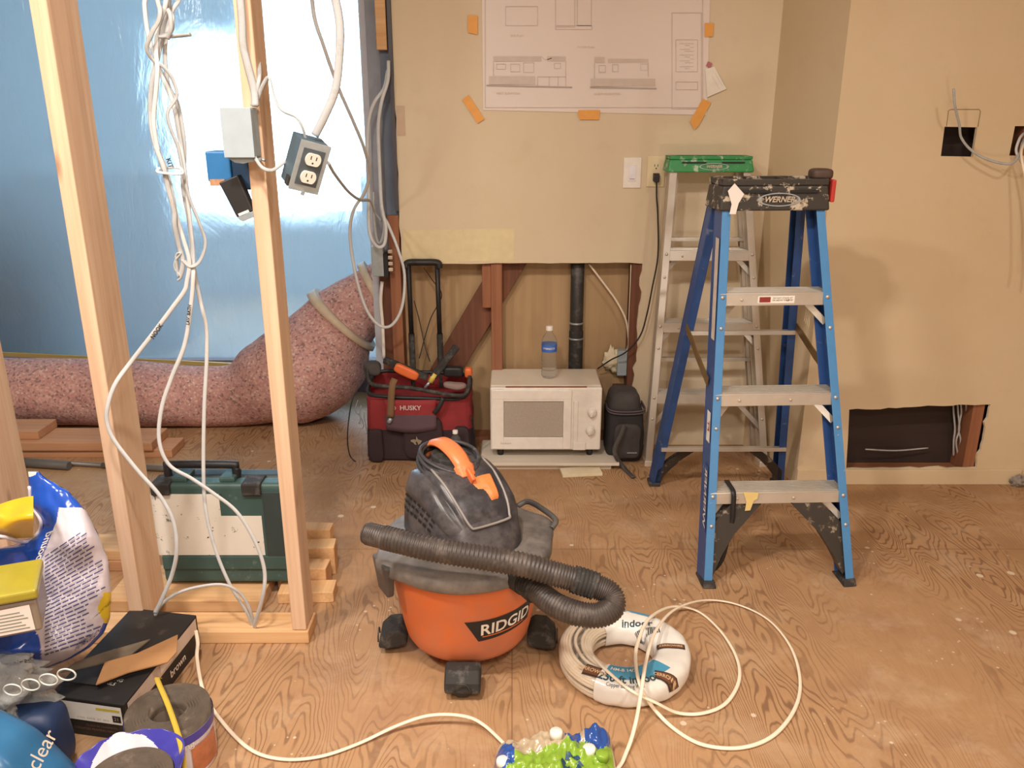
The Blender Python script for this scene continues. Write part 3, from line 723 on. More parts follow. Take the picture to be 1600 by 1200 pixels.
soft((lc-.004, 3.24, .252), ((lx1-lx0)/2-.002, .09, .042), .5, .008, 12, 4, .82).build('lid', fab2, t)
mb = MB()
for zz in (.232, .222): mb.tube(crm([(lx0-.001, 3.26, zz), (lx0+.004, 3.15, zz), (lc, 3.14, zz-.006), (lx1-.004, 3.15, zz), (lx1+.001, 3.26, zz)], 6), .0035, 6)
mb.build('zipper', plain('zipper_purple_grey', '5a505a', .6), t)
soft((lc+.004, 3.142, .10), ((lx1-lx0)/2-.02, .012, .075), .4, .004, 20, 7).build('front_pocket', fab2, t)
MB().box((lc+.005, 3.127, .052), (lc+.045, 3.129, .057)).build('pocket_trim', M['gal'], t)
def strapm(pts, w_, th, wd=(1, 0, 0)):
    P = crm(pts, 6); wd = V(wd)
    mb = MB(); vs = []
    for i, p in enumerate(P):
        tt = (P[min(i+1, len(P)-1)]-P[max(i-1, 0)]).normalized(); x = (wd-tt*wd.dot(tt)).normalized(); y = x.cross(tt)
        vs += [p+x*w_/2+y*th/2, p-x*w_/2+y*th/2, p-x*w_/2-y*th/2, p+x*w_/2-y*th/2]
    fs = [(i*4+k, i*4+(k+1) % 4, i*4+4+(k+1) % 4, i*4+4+k) for i in range(len(P)-1) for k in range(4)]+[(3, 2, 1, 0), tuple(len(vs)-4+k for k in range(4))]
    mb.add(vs, fs, 0, True); return mb
strapm([W(976, 664, 3.118), W(970, 680, 3.105), W(961, 700, 3.09), W(962, 712, 3.07), G(974, 730, .01), G(990, 746, .008)], .018, .003).build('carry_strap', plain('grey_strap', '4c4642', .8), t)
# ================================================================== STEPLADDERS
def lerp(a, b, t): return a+(b-a)*t
def stepladder(name, label, cap_l, cap_r, cap_depth, cap_h, foot_l, foot_r, rear_l, rear_r, hs, mats, brand, tilt=None, fold=False, nbr=3):
    """cap_l/cap_r: lower front corners of the cap; feet: outer lower corners"""
    flange, web, step, cap, brace = mats
    cap_l, cap_r, foot_l, foot_r, rear_l, rear_r = [V(p) for p in (cap_l, cap_r, foot_l, foot_r, rear_l, rear_r)]
    t = thing(name, (foot_l+foot_r+rear_l+rear_r)/4*1.0, label, 'ladder')
    ax = (cap_r-cap_l).normalized(); ay = V((-ax.y, ax.x, 0)).normalized()
    if ay.y < 0: ay = -ay
    # cap: shell with raised rim and a tray
    c0 = cap_l-ax*.0; W_ = (cap_r-cap_l).length
    def cp_(u, v, z): return c0+ax*u+ay*v+V((0, 0, z))
    def ring(ins, z): return [cp_(ins, ins, z), cp_(W_-ins, ins, z), cp_(W_-ins, cap_depth-ins, z), cp_(ins, cap_depth-ins, z)]
    mb = MB(); mb.hexa(ring(0, 0), ring(.008, cap_h*.80))
    capo = mb.build('cap', cap, t, bevel=.006, seg=3)
    mb = MB()
    z0, z1 = cap_h*.80, cap_h
    for (u0, v0, u1, v1) in ((.008, .008, W_-.008, .026), (.008, cap_depth-.026, W_-.008, cap_depth-.008), (.008, .026, .03, cap_depth-.026), (W_-.03, .026, W_-.008, cap_depth-.026), (W_*.33, .026, W_*.36, cap_depth-.026), (W_*.62, .026, W_*.65, cap_depth-.026)):
        mb.hexa([cp_(u0, v0, z0+.0003), cp_(u1, v0, z0+.0003), cp_(u1, v1, z0+.0003), cp_(u0, v1, z0+.0003)], [cp_(u0, v0, z1), cp_(u1, v0, z1), cp_(u1, v1, z1), cp_(u0, v1, z1)])
    mb.build('tray_rim', cap, capo, bevel=.002)
    # logo ellipse + lettering on the front
    fo = cp_(W_*.53, -.0012, cap_h*.36)
    mb = MB(); R1 = []
    a_, b_ = W_*.19*brand[1], cap_h*.22
    for k in range(49):
        a = 2*PI*k/48
        R1.append((math.cos(a), math.sin(a)))
    vs = []; 
    for r in (1.0, .84): vs += [fo+ax*(x*a_*(r if r == 1 else .9))+V((0, 0, y*b_*r)) for x, y in R1]
    mb.add(vs, [(k, k+1, 50+k, 49+k) for k in range(48)]); mb.build('logo_ring', M['gal'], capo, recalc=False)
    mb = MB(); text_on(mb, brand[0], b_*1.15, frame(fo, ax, (0, 0, 1)), shear=.25, bold=.0006); mb.build('lettering', M['alud'], capo, recalc=False)
    mb = MB(); mb.hexa([cp_(W_*.16, -.0008, cap_h*.58), cp_(W_*.44, -.0008, cap_h*.58), cp_(W_*.44, .002, cap_h*.58), cp_(W_*.16, .002, cap_h*.58)], [cp_(W_*.16, -.0008, cap_h*.66), cp_(W_*.44, -.0008, cap_h*.66), cp_(W_*.44, .002, cap_h*.66), cp_(W_*.16, .002, cap_h*.66)])
    mb.hexa([cp_(W_*.62, -.0008, cap_h*.58), cp_(W_*.88, -.0008, cap_h*.58), cp_(W_*.88, .002, cap_h*.58), cp_(W_*.62, .002, cap_h*.58)], [cp_(W_*.62, -.0008, cap_h*.66), cp_(W_*.88, -.0008, cap_h*.66), cp_(W_*.88, .002, cap_h*.66), cp_(W_*.62, .002, cap_h*.66)])
    mb.build('tool_slot', M['ink'], capo)
    # front rails: channel = flange facing front + web
    fw, wd = (.025, .080) if not fold else (.027, .062)
    tops = [cp_(.012, .012, .012), cp_(W_-.012, .012, .012)]; feet = [foot_l, foot_r]
    def rail(top, foot, s, fw, wd, mats, name='front_rail', extra=0):
        d = (foot-top).normalized(); inn = ax*s
        inn = (inn-d*inn.dot(d)).normalized(); bk = d.cross(inn); 
        if bk.y < 0: bk = -bk
        def sec(p): 
            q = []
            return p
        o = None
        th = .004
        def slab(a0, a1, b0, b1, m, mi):
            m.hexa([top+inn*a0+bk*b0, top+inn*a1+bk*b0, top+inn*a1+bk*b1, top+inn*a0+bk*b1], [foot+inn*a0+bk*b0, foot+inn*a1+bk*b0, foot+inn*a1+bk*b1, foot+inn*a0+bk*b1], mi)
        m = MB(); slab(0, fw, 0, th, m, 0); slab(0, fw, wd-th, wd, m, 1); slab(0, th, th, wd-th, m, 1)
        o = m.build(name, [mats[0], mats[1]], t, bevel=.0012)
        # rivets
        L = (foot-top).length
        return o, inn, bk, d, L
    rails = []
    for i, s in ((0, 1), (1, -1)):
        r = rail(tops[i], feet[i], s, fw, wd, (flange, web)); rails.append(r)
    def at(i, h):
        a, b = tops[i], feet[i]; k = (h-b.z)/(a.z-b.z); return b+(a-b)*k
    # steps
    for j, h in enumerate(hs):
        L, R_ = at(0, h)+ax*.006, at(1, h)-ax*.006
        u = (R_-L).normalized(); th = .026; dp = .082
        mb = MB()
        a, b = L, R_
        def bx(a, b, v0, v1, z0, z1): mb.hexa([a+ay*v0+V((0,0,z0)), b+ay*v0+V((0,0,z0)), b+ay*v1+V((0,0,z0)), a+ay*v1+V((0,0,z0))], [a+ay*v0+V((0,0,z1)), b+ay*v0+V((0,0,z1)), b+ay*v1+V((0,0,z1)), a+ay*v1+V((0,0,z1))])
        bx(a, b, .0, dp, -.003, 0); bx(a, b, .0, .003, -th-.012, -.003); bx(a, b, dp-.003, dp, -th, -.003)
        for k in range(7): v = .008+k*.0105; bx(a, b, v, v+.004, 0, .0022)
        so = mb.build('step', step, t, bevel=.001)
        for k in (.2, .62): 
            c = lerp(a, b, k)+V((0, 0, -.02)); mb = MB().lathe([(.0045, 0), (.004, .003), (0, .004)], 12, M=Matrix.Translation(c) @ Matrix.Rotation(PI/2, 4, 'X')); mb.build('step_rivet', M['alud'], so)
        for i, s in ((0, 1), (1, -1)):
            p = at(i, h-.012)+rails[i][1]*.013; mb = MB().lathe([(.006, -.001), (.0055, .003), (0, .0045)], 12, M=Matrix.Translation(p) @ Matrix.Rotation(PI/2, 4, 'X')); mb.build('rail_rivet', M['alu'], t)
            if j < nbr:
                kk = 1.6 if (fold and j == len(hs)-1) else 1; q0 = at(i, h-.01)+ax*(s*.075*kk)+ay*.045+V((0, 0, -.01)); q1 = at(i, h-.095*kk)+ax*(s*.012)+ay*.035
                MB().beam(q0, q1, .018, .004, up=(0, 1, 0)).build('step_brace', step, t)
                p = at(i, h-.10)+rails[i][1]*.013; MB().lathe([(.0055, -.001), (.005, .003), (0, .0045)], 12, M=Matrix.Translation(p) @ Matrix.Rotation(PI/2, 4, 'X')).build('rail_rivet', M['alu'], t)
    # rear rails
    rt = [cp_(.02, cap_depth-.03, .012), cp_(W_-.02, cap_depth-.03, .012)]; rf = [rear_l, rear_r]
    if fold: rt = [cp_(.04, cap_depth*.7, .012), cp_(W_-.03, cap_depth*.7, .012)]
    for i, s in ((0, 1), (1, -1)):
        r = rail(rt[i], rf[i], s, .02 if fold else .027, .034 if fold else .058, (web, web), 'rear_rail')
    def rat(i, h):
        a, b = rt[i], rf[i]; k = (h-b.z)/(a.z-b.z); return b+(a-b)*k
    for h in ((hs[-1]*.62, hs[-1]+.38) if not fold else (.42, .9)):
        a, b = rat(0, h)+ax*.004, rat(1, h)-ax*.004
        MB().beam(a, b, .022, .014, up=(0, 0, 1)).build('rear_rung', step, t, bevel=.001)
    # spreaders
    if not fold:
        for i in (0, 1):
            h = .60; a = at(i, h)+ay*.05-ax*(.004 if i == 0 else -.004); b = rat(i, h+.09)
            m_ = (a+b)/2+V((0, 0, -.004))
            MB().beam(a, m_, .028, .004, up=ax).build('spreader', M['brass'], t); MB().beam(m_, b, .026, .004, up=ax).build('spreader', M['brass'], t)
    # boots and the curved black corner braces of the lowest step
    for i, s in ((0, 1), (1, -1)):
        f = feet[i]; bt = MB(); d = rails[i][3]; inn = rails[i][1]; bk = rails[i][2]
        p = f-d*.02; e = f+d*.004
        bt.hexa([p-inn*.003-bk*.004, p+inn*(fw+.006)-bk*.004, p+inn*(fw+.006)+bk*(wd+.004), p-inn*.003+bk*(wd+.004)], [e-inn*.004-bk*.008, e+inn*(fw+.012)-bk*.008, e+inn*(fw+.012)+bk*(wd+.006), e-inn*.004+bk*(wd+.006)])
        bt.build('foot', M['rubber'] if not fold else M['alud'], t, bevel=.003)
        if brace:
            h1 = hs[-1]-.03; A = at(i, h1); Q = []
            outer_ = [(.178, 0), (.135, -.05), (.088, -.105), (.055, -.165), (.040, -.20), (.03, -h1+.03)]
            inner_ = [(.028, -h1+.03), (.008, -.20), (.006, -.12), (.006, -.085), (.05, -.04), (.085, 0)]
            Q = [at(i, h1+z)+ax*(s*x)+ay*.012 for x, z in outer_+inner_]
            MB().prism(Q, ay*.045).build('corner_brace', M['brace'], t, bevel=.003)
            hr = hs[-1]*.62-.012; Q = [rat(i, hr+z)+ax*(s*x) for x, z in [(.14, 0), (.10, -.035), (.06, -.085), (.038, -.12), (.032, -hr+.012), (.006, -hr+.012), (.006, -.09), (.05, -.04), (.095, 0)]]
            MB().prism(Q, ay*.03).build('rear_corner_brace', M['brace'], t, bevel=.003)
            r_ = rf[i]; MB().box((r_.x-.012+(.0 if s > 0 else -.028), r_.y-.01, 0), (r_.x+.030+(.0 if s > 0 else -.022), r_.y+.05, .014)).build('rear_foot', M['rubber'], t, bevel=.003)
    return t, at, cp_, ax, ay
M['brass'] = plain('worn_brass_brace', '8a7048', .4, .6, var=.15)
fl, fr = G(1100, 917, .004), G(1335, 913, .004)
cl, cr = W(1124, 331, 2.42), W(1297, 328, 2.44)
cl.z = cr.z = (cl.z+cr.z)/2
rl, rr_ = G(1019, 760, 0), G(1216, 748, 0)
rl.y = rr_.y = 2.93
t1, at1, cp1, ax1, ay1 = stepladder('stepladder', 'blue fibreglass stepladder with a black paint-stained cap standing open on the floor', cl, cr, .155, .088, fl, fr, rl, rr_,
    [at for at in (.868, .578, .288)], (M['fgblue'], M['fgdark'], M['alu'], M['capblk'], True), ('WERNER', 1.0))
# label strips on the left rail
P0, P1 = at1(0, .98), at1(0, .74)
ww = V((0, .03, 0)); e = V((-.0016, 0, 0))
def railpatch(h0, h1, v0, v1, mat, name, txt=None):
    A, B = at1(0, h0)+ay1*v0+e, at1(0, h0)+ay1*v1+e; C, D = at1(0, h1)+ay1*v1+e, at1(0, h1)+ay1*v0+e
    o = MB().add([A, B, C, D], [(0, 1, 2, 3)]).build(name, mat, t1, recalc=False)
    if txt:
        mb = MB(); up = (A-D).normalized(); c = (A+B+C+D)/4+e*.4
        text_on(mb, txt[0], txt[1], frame(c, up, V((0, -1, 0)) if True else 0), shear=.15, bold=.0008); mb.build('rail_lettering', txt[2], o, recalc=False)
railpatch(1.02, .73, .012, .045, plain('paint_smeared_label', 'cdbfb0', .7, var=.15, scale=30), 'rail_label')
railpatch(.52, .43, .012, .045, M['white'], 'rail_label', ('FT', .03, M['red']))
railpatch(.36, .16, .010, .05, M['fgdark'], 'rail_label', ('WERNER', .045, M['white']))
# step sticker, paint drips
st = lerp(at1(0, .868), at1(1, .868), .5)+V((0, -.0014, -.02))
o = MB().add([st+ax1*a+V((0, 0, b)) for a, b in ((-.05, -.011), (.06, -.011), (.06, .011), (-.05, .011))], [(0, 1, 2, 3)]).build('step_sticker', M['white'], t1, recalc=False)
mb = MB(); mb.add([st+V((0, -.0006, 0))+ax1*a+V((0, 0, b)) for a, b in ((-.045, -.008), (-.012, -.008), (-.012, .008), (-.045, .008))], [(0, 1, 2, 3)]); mb.build('sticker_mark', plain('dark_red_mark', '8a3028', .6), o, recalc=False)
mb = MB(); text_on(mb, 'DO NOT STAND AT\nOR ABOVE THIS STEP', .0065, frame(st+ax1*.024+V((0, -.0006, .001)), ax1, (0, 0, 1))); mb.build('sticker_lettering', M['ink'], o, recalc=False)
# black webbing hanging on lowest step, bit of yellow tape
a = lerp(at1(0, .288), at1(1, .288), .175)
t = strapm([a+V((0, .08, .004)), a+V((0, .04, .006)), a+V((0, -.004, .004)), a+V((.002, -.009, -.03)), a+V((.004, -.006, -.09)), a+V((-.004, .0, -.16)), a+V((-.012, .01, -.23)), a+V((-.03, .02, -.272)), a+V((-.045, .03, -.281))], .014, .002).build('black_strap', M['black'])
tag(t, 'thin black strap draped over the lowest step of the blue ladder', 'strap')
a = lerp(at1(0, .288), at1(1, .288), .30)
t = MB().prism([a+V((x, -.0035, z)) for x, z in ((-.022, .002), (.024, .0), (.022, -.02), (.012, -.026), (.004, -.058), (-.012, -.06), (-.010, -.03))], (0, .001, 0)).build('masking_tape_scrap', plain('masking_tape', 'd8c07c', .7)); tag(t, 'torn scrap of yellow masking tape on the lowest step of the blue ladder', 'tape')
a = lerp(at1(0, .868), at1(1, .868), .86)
mb = MB()
for k in range(4): mb.tube(crm([a+V((.002*k, .05, -.03)), a+V((.004*k-.004, .048, -.06)), a+V((-.006+.005*k, .05, -.10-.008*k))], 5), .001, 5)
tag(mb.build('frayed_string', plain('frayed_string', 'd8cba8', .9)), 'frayed pale string hanging under the top step of the blue ladder', 'string')
# paper scrap on the cap
a = cp1(.033, -.0035, .044)
t = MB().prism([a+ax1*x+V((0, 0, z)) for x, z in ((-.014, .013), (.004, .034), (.034, .004), (.020, -.022), (.014, -.052), (-.004, -.052), (.0, -.024))], (0, .0012, 0)).build('paper_scrap', M['paper']); tag(t, 'torn white paper scrap stuck on the black ladder cap', 'paper')
# tape measure clipped on the cap end
c = cp1((cr-cl).length-.018, .05, .088)
t = thing('tape_measure', c, 'small brown and red tape measure lying on the right end of the black ladder cap', 'tape measure')
soft(c+V((0, 0, .012)), (.032, .03, .016), .55, .001, 9, 1).build('case', plain('brown_rubber', '4c3a30', .6), t)
c2 = cp1((cr-cl).length+.007, .03, .058); MB().box(c2-V((.006, .028, .035)), c2+V((.006, .028, .028))).build('clip', M['red'], t, bevel=.003)
# green-topped ladder, folded and leaning on the wall
fl, fr = G(1008, 727, .004), G(1200, 727, .004)
cl, cr = W(1043, 270, 3.19), W(1179, 269, 3.19); cl.z = cr.z = (cl.z+cr.z)/2
rl, rr_ = V(fl)+V((.03, .10, .03)), V(fr)+V((-.02, .10, .03))
t2, at2, cp2, ax2, ay2 = stepladder('stepladder', 'paint-spattered aluminium stepladder with a green cap folded against the back wall', cl, cr, .12, .058, fl, fr, rl, rr_,
    [.866, .588, .300], (M['alu'], M['alud'], M['alu'], M['green'], False), ('WERNER', .9), fold=True)
# ================================================================== WET/DRY VACUUM
VX, VY = -.118, 1.925
vd = V((.58, -.81, 0)).normalized(); vs_ = V((-vd.y, vd.x, 0))          # towards the hose port / to its left
t = thing('shop_vacuum', (VX, VY, 0), 'orange shop vacuum with a grey motor head and ribbed black hose', 'vacuum cleaner')
TV = Matrix.Translation((VX, VY, 0))
tank_m = plain('dusty_orange_tank', 'd9703a', .5, var=.04, scale=6, dust=(4.2, .38, .75, .3), dustc='b07a66')
def tank_r(z): return .163+.038*min(1, max(0, (z-.06)/.22))
prof = [(.0, .052), (.13, .050), (.155, .056), (.163, .07)]+[(tank_r(z), z) for z in (.1, .15, .2, .25, .278)]+[(.205, .281), (.205, .292)]
tank = MB().lathe(prof, 72, M=TV, caps=False).build('tank', tank_m, t)
mb = MB()
for s in (1, -1):
    c = V((VX, VY, 0))+vs_*(s*.2); mb.tube([c+V((0, 0, .20)), c+V((0, 0, .28))], .02, 12)
mb = None
darkd = plain('dusty_dark_grey_plastic', '45413f', .5, var=.08, scale=14, dust=(7, .42, .5, .4), dustc='8a817a')
lidm = plain('dusty_lid_plastic', '4c4847', .55, var=.06, scale=20, dust=(5, .32, .8, .4), dustc='a49a90')
headm = plain('motor_head_plastic', '343236', .34, var=.08, scale=20, dust=(9, .44, .55, .3), dustc='8a8280')
lp = [(.203, .288), (.217, .288), (.222, .294), (.222, .318), (.214, .326), (.20, .329), (.12, .338), (.0, .340)]
def lidshape(p):
    q = p-V((VX, VY, 0)); r = math.hypot(q.x, q.y)
    if r < .19: return p
    a = math.atan2(q.y, q.x); k = 1
    for a0 in (-2.62, .42):                 # the two latch noses
        d = math.atan2(math.sin(a-a0), math.cos(a-a0)); k += .11*math.exp(-(d/.22)**2)
    return V((VX+q.x*k, VY+q.y*k, p.z))
mb = MB().lathe(lp, 96, M=TV, caps=False); mb.v = [lidshape(p) for p in mb.v]
lid = mb.build('lid', lidm, t)
# lid grip at the back right
c = V((VX, VY, 0))
for a in (.55,):
    d = V((math.cos(a), math.sin(a), 0)); s_ = V((-d.y, d.x, 0))
    mb = MB().tube(crm([c+d*.208+s_*.085+V((0, 0, .322)), c+d*.235+s_*.07+V((0, 0, .335)), c+d*.24+V((0, 0, .338)), c+d*.238-s_*.06+V((0, 0, .334)), c+d*.215-s_*.075+V((0, 0, .322))], 6), .008, 8)
    mb.build('lid_latch', darkd, t)
# front-left latch under the hose
for a in (-2.62,):
    d = V((math.cos(a), math.sin(a), 0)); s_ = V((-d.y, d.x, 0)); o_ = c+d*.215
    MB().hexa([o_+s_*.03+V((0, 0, .23)), o_-s_*.03+V((0, 0, .23)), o_-s_*.03+d*.02+V((0, 0, .23)), o_+s_*.03+d*.02+V((0, 0, .23))], [o_+s_*.045+V((0, 0, .322)), o_-s_*.045+V((0, 0, .322)), o_-s_*.045+d*.028+V((0, 0, .322)), o_+s_*.045+d*.028+V((0, 0, .322))]).build('lid_latch', darkd, t, bevel=.006)
# motor head: wedge rising from the front, steep at the back; local u = along vd, s = sideways
HO = V((VX-.012, VY+.018, 0))
def hp(u, s, z): return HO+vd*u+vs_*s+V((0, 0, z))
def profile(u):
    """top height of the head over u (-.16 back .. .17 front)"""
    pts = [(-.165, .335), (-.160, .41), (-.138, .480), (-.09, .515), (-.03, .522), (.03, .502), (.08, .462), (.125, .408), (.155, .366), (.162, .350), (.165, .335)]
    for (a, za), (b, zb) in zip(pts, pts[1:]):
        if a <= u <= b: 
            k = (u-a)/(b-a); return za+(zb-za)*k
    return .335
def halfw(u): return .122*math.sqrt(max(0, 1-(abs(u+.0)/.172)**3.2))+.004
def head(uu, vv):
    u = -.165+.33*uu; a = PI*vv; w = halfw(u)*1.0; ht = profile(u)-.333
    ca, sa = math.cos(a), math.sin(a)
    e = .30
    x = math.copysign(abs(ca)**e, ca)*w*(1-.24*sa**1.2); z = .333+ht*(abs(sa)**.62)
    return hp(u, x, z)
MB().grid(head, 44, 36).build('motor_head', headm, t)
# raised panel along the spine
def spine(off, wv, u0, u1, cen=.5):
    def f(uu, vv):
        u = u0+(u1-u0)*uu; a = PI*(cen+(vv-.5)*wv*(1-.35*uu)); p = head((u+.165)/.33, a/PI)
        n_ = (head((u+.165)/.33, min(.99, a/PI+.01))-head((u+.165)/.33, a/PI-.01)).cross(head(min(1, (u+.175)/.33), a/PI)-head((u+.155)/.33, a/PI))
        n_ = n_.normalized(); 
        if n_.z < 0: n_ = -n_
        edge = min(uu, 1-uu, vv, 1-vv); return p+n_*(off*min(1, edge*9)-.001)
    return f
MB().grid(spine(.006, .46, -.02, .122), 22, 14).build('spine_panel', headm, t)
sw = MB().grid(spine(.013, .062, .038, .096, .475), 10, 8).build('power_switch', plain('orange_switch', 'dd8347', .4, var=.05, scale=60), t)
def onh(u, a, o=.006): 
    p = head((u+.165)/.33, a); q = HO+V((0, 0, .40)); return p+(p-q).normalized()*o
MB().tube(crm([onh(-.02, .38), onh(.04, .375), onh(.09, .37), onh(.118, .385), onh(.126, .43), onh(.126, .52), onh(.12, .57), onh(.09, .585), onh(.04, .60), onh(-.02, .61)], 6), .0035, 6).build('trim_line', plain('silvery_worn_edge', '8e8884', .4), t)
# side shoulders (wings) and vents on the left side
for s in (1, -1):
    def wing(uu, vv, s=s):
        u = -.13+.25*uu; a = (.12+.2*vv); a = a if s > 0 else 1-a
        p = head((u+.165)/.33, a); d = vs_*s; edge = min(uu, 1-uu, vv, 1-vv); return p+d*(.012*min(1, edge*6)-.001)+V((0, 0, .006*min(1, edge*6)))
    MB().grid(wing, 16, 8).build('side_panel', headm, t)
vent = MB(); hole_m = M['ink']
rows = []
for r in range(4):
    for k in range(8):
        u = -.118+k*.022+r*.004; z = .352+.016*r+.0
        vf = .055+.03*r
        p = head((u+.165)/.33, 1-vf); q = head((u+.165)/.33, 1-vf-.012)
        p2 = head((u+.014+.165)/.33, 1-vf); q2 = head((u+.014+.165)/.33, 1-vf-.012)
        e_ = -vs_*.0025
        vent.add([p+e_, p2+e_, q2+e_, q+e_], [(0, 1, 2, 3)])
vent.build('air_vent', hole_m, t, recalc=False)
# neck for the wound cord + cord loops
hc = HO+vd*-.055
def rnd(c, a, b, z, n_=40): return [c+vd*(a*math.cos(2*PI*k/n_))+vs_*(b*math.sin(2*PI*k/n_))+V((0, 0, z)) for k in range(n_)]
mb = MB(); A = rnd(hc, .058, .05, .47, 32); B = rnd(hc, .052, .045, .532, 32); mb.hexa(A, B); mb.build('cord_wrap_post', M['rubber'], t, bevel=.004)
crd = plain('grey_black_power_cord', '3b393b', .5, var=.1, scale=50, dust=(30, .55, .4), dustc='8a857f')
mb = MB(); P = []
for k in range(5*28):
    a = 2*PI*k/28; L = k//28
    rr = (.078, .086, .074, .083, .077)[L]+.003*math.sin(a*2.3+L)
    zz = (.500, .507, .513, .520, .526)[L]-.016*math.cos(a)-.004*math.sin(a*1.7+L)
    P.append(hc+vd*(rr*1.02*math.cos(a))+vs_*(rr*.92*math.sin(a))+V((0, 0, zz)))
mb.tube(P, .0052, 8); mb.build('power_cord', crd, t)
# handle: curved orange bow along vd
def handle_sec(i, N):
    k = i/(N-1)
    return k
pts = crm([hp(-.142, .0, .500), hp(-.136, 0, .532), hp(-.108, 0, .550), hp(-.066, 0, .556), hp(-.018, 0, .546), hp(.014, 0, .526), hp(.036, 0, .500)], 8)
mb = MB(); N = len(pts); vs2 = []
for i, p in enumerate(pts):
    tt = (pts[min(i+1, N-1)]-pts[max(i-1, 0)]).normalized(); nn = tt.cross(vs_).normalized()
    k = i/(N-1); w_ = .021+.006*math.sin(PI*k)+.006*(k > .85); th = .006
    crn = [(w_, -.004), (w_*.55, th), (-w_*.55, th), (-w_, -.004), (-w_*.92, -.010), (-w_*.45, -.003), (w_*.45, -.003), (w_*.92, -.010)]
    sg = 1 if nn.z > 0 or (abs(nn.z) < .3 and nn.dot(vd)*(1 if k > .5 else -1) > 0) else -1
    vs2 += [p+vs_*a+nn*(b*sg) for a, b in crn]
fs = [(i*8+k, i*8+(k+1) % 8, i*8+8+(k+1) % 8, i*8+8+k) for i in range(N-1) for k in range(8)]+[tuple(range(8))[::-1], tuple((N-1)*8+k for k in range(8))]
mb.add(vs2, fs, 0, True); hd = mb.build('handle', plain('orange_handle', 'ea8350', .38, var=.04, scale=9), t)
MB().beam(hp(.026, 0, .512), hp(.058, 0, .490), .03, .012, up=vs_).build('handle_foot', M['orange'], t, bevel=.004)
MB().beam(hp(-.146, .02, .518), hp(-.124, .012, .522), .03, .012, up=vs_).build('handle_foot', M['orange'], t, bevel=.004)
# casters
def caster(a, big):
    d = V((math.cos(a), math.sin(a), 0)); s_ = V((-d.y, d.x, 0)); o_ = c+d*.160
    mb = MB(); Q = [(0, .058), (.018, .075), (.05, .072), (.072, .05), (.078, .022), (.05, .018), (.0, .03)]
    mb.prism([o_+d*x+s_*-.044+V((0, 0, z)) for x, z in Q], s_*.088); h = mb.build('caster_housing', M['rubber'], t, bevel=.008, seg=3)
    mb = MB(); ar = [o_+d*(.079)+s_*(.021*math.cos(PI*k/12))+V((0, 0, .028+.027*math.sin(PI*k/12))) for k in range(13)]; mb.tube(ar, .0022, 6); mb.build('hood_rib', M['black2'], h)
    wc = o_+d*.05+V((0, 0, .0205))
    Mx = Matrix.Translation(wc) @ Matrix(((s_.x, d.x, 0, 0), (s_.y, d.y, 0, 0), (0, 0, 1, 0), (0, 0, 0, 1))) @ Matrix.Rotation(PI/2, 4, 'Y')
    MB().lathe([(.012, -.017), (.0195, -.014), (.0205, -.009), (.0205, .009), (.0195, .014), (.012, .017)], 24, M=Mx).build('caster_wheel', M['black'], h)
for a in (-1.585, -3.10, -.06, 1.55): caster(a, 1)
# hose
hosem = NT('ribbed_hose'); hosem = plain('hose_plastic', '3f3733', .45, var=.12, scale=20, dust=(18, .5, .4), dustc='7c7066')
hq = [(822, 908, 1.735), (842, 925, 1.69), (866, 944, 1.645), (900, 958, 1.61), (936, 961, 1.60), (957, 948, 1.615), (953, 928, 1.635), (930, 916, 1.645), (900, 906, 1.65), (865, 896, 1.655), (820, 883, 1.66), (770, 874, 1.665), (720, 866, 1.67), (670, 857, 1.68), (625, 846, 1.70), (592, 838, 1.72), (572, 833, 1.735)]
HP = crm([W(*q) for q in hq], 24)
def hr(i):
    k = i/(len(HP)-1)
    if k < .035: return .031
    if .60 < k*1.0 < .66: return .0315
    if k > .985: return .027*(1-(k-.985)/.015*.25)
    fade = 1 if k < .90 else .25
    return .0265+.0022*math.sin(i*PI/1.5)*fade
HP2 = []
HP2 = crm([W(*q) for q in hq], 30)
def hr2(i):
    k = i/(len(HP2)-1); fade = 1 if k < .92 else .3
    e = 1 if k < .99 else .9
    return (.0262+(.0024 if (i % 4) < 2 else -.0004)*fade)*e
mb = MB().tube(HP2, hr2, 26, up=(0, 0, 1)); hose = mb.build('hose', hosem, t)
def cuff(i0, i1, r): return MB().tube(HP2[i0:i1], lambda i: r*(1+.04*math.sin(i*1.1)), 28, up=(0, 0, 1))
cuff(0, 26, .0325).build('hose_cuff', M['rubber'], t)
nH = len(HP2)
cuff(int(nH*.435), int(nH*.51), .0312).build('hose_coupling', M['rubber'], t)
p0 = HP2[0]; dd = (c+V((0, 0, p0.z))-p0).normalized()
MB().tube([p0+dd*.0, p0+dd*.06], .036, 28).build('port_collar', M['black'], t)
# logo wrapped round the tank
def on_tank(u, z, off=.0015):
    """u metres along the wall measured from the front-right centre"""
    r = tank_r(z)+off; a0 = math.atan2(-.90, .44); a = a0+u/.19
    return V((VX+r*math.cos(a), VY+r*math.sin(a), z))
mb = MB()
def lg(uu, vv):
    u0, u1 = -.084+.036*(1-vv), .12; return on_tank(u0+(u1-u0)*uu, .128+.012*uu+(.064-.004*uu)*vv, .001)
mb.grid(lg, 24, 4); lab = mb.build('logo_plate', M['black'], t, recalc=False)
mb = MB(); text_on(mb, 'RIDGID', .047, lambda x, y: on_tank(x+.034, .166+y+.05*x*1.0, .0022), shear=0, bold=.0009, sub=.01); mb.build('lettering', M['white'], lab, recalc=False)
mb = MB(); mb.grid(lambda u, v: on_tank(-.038+.13*u, .141+.0055*u+.003*v, .0022), 16, 1); mb.build('logo_line', M['orange'], lab, recalc=False)
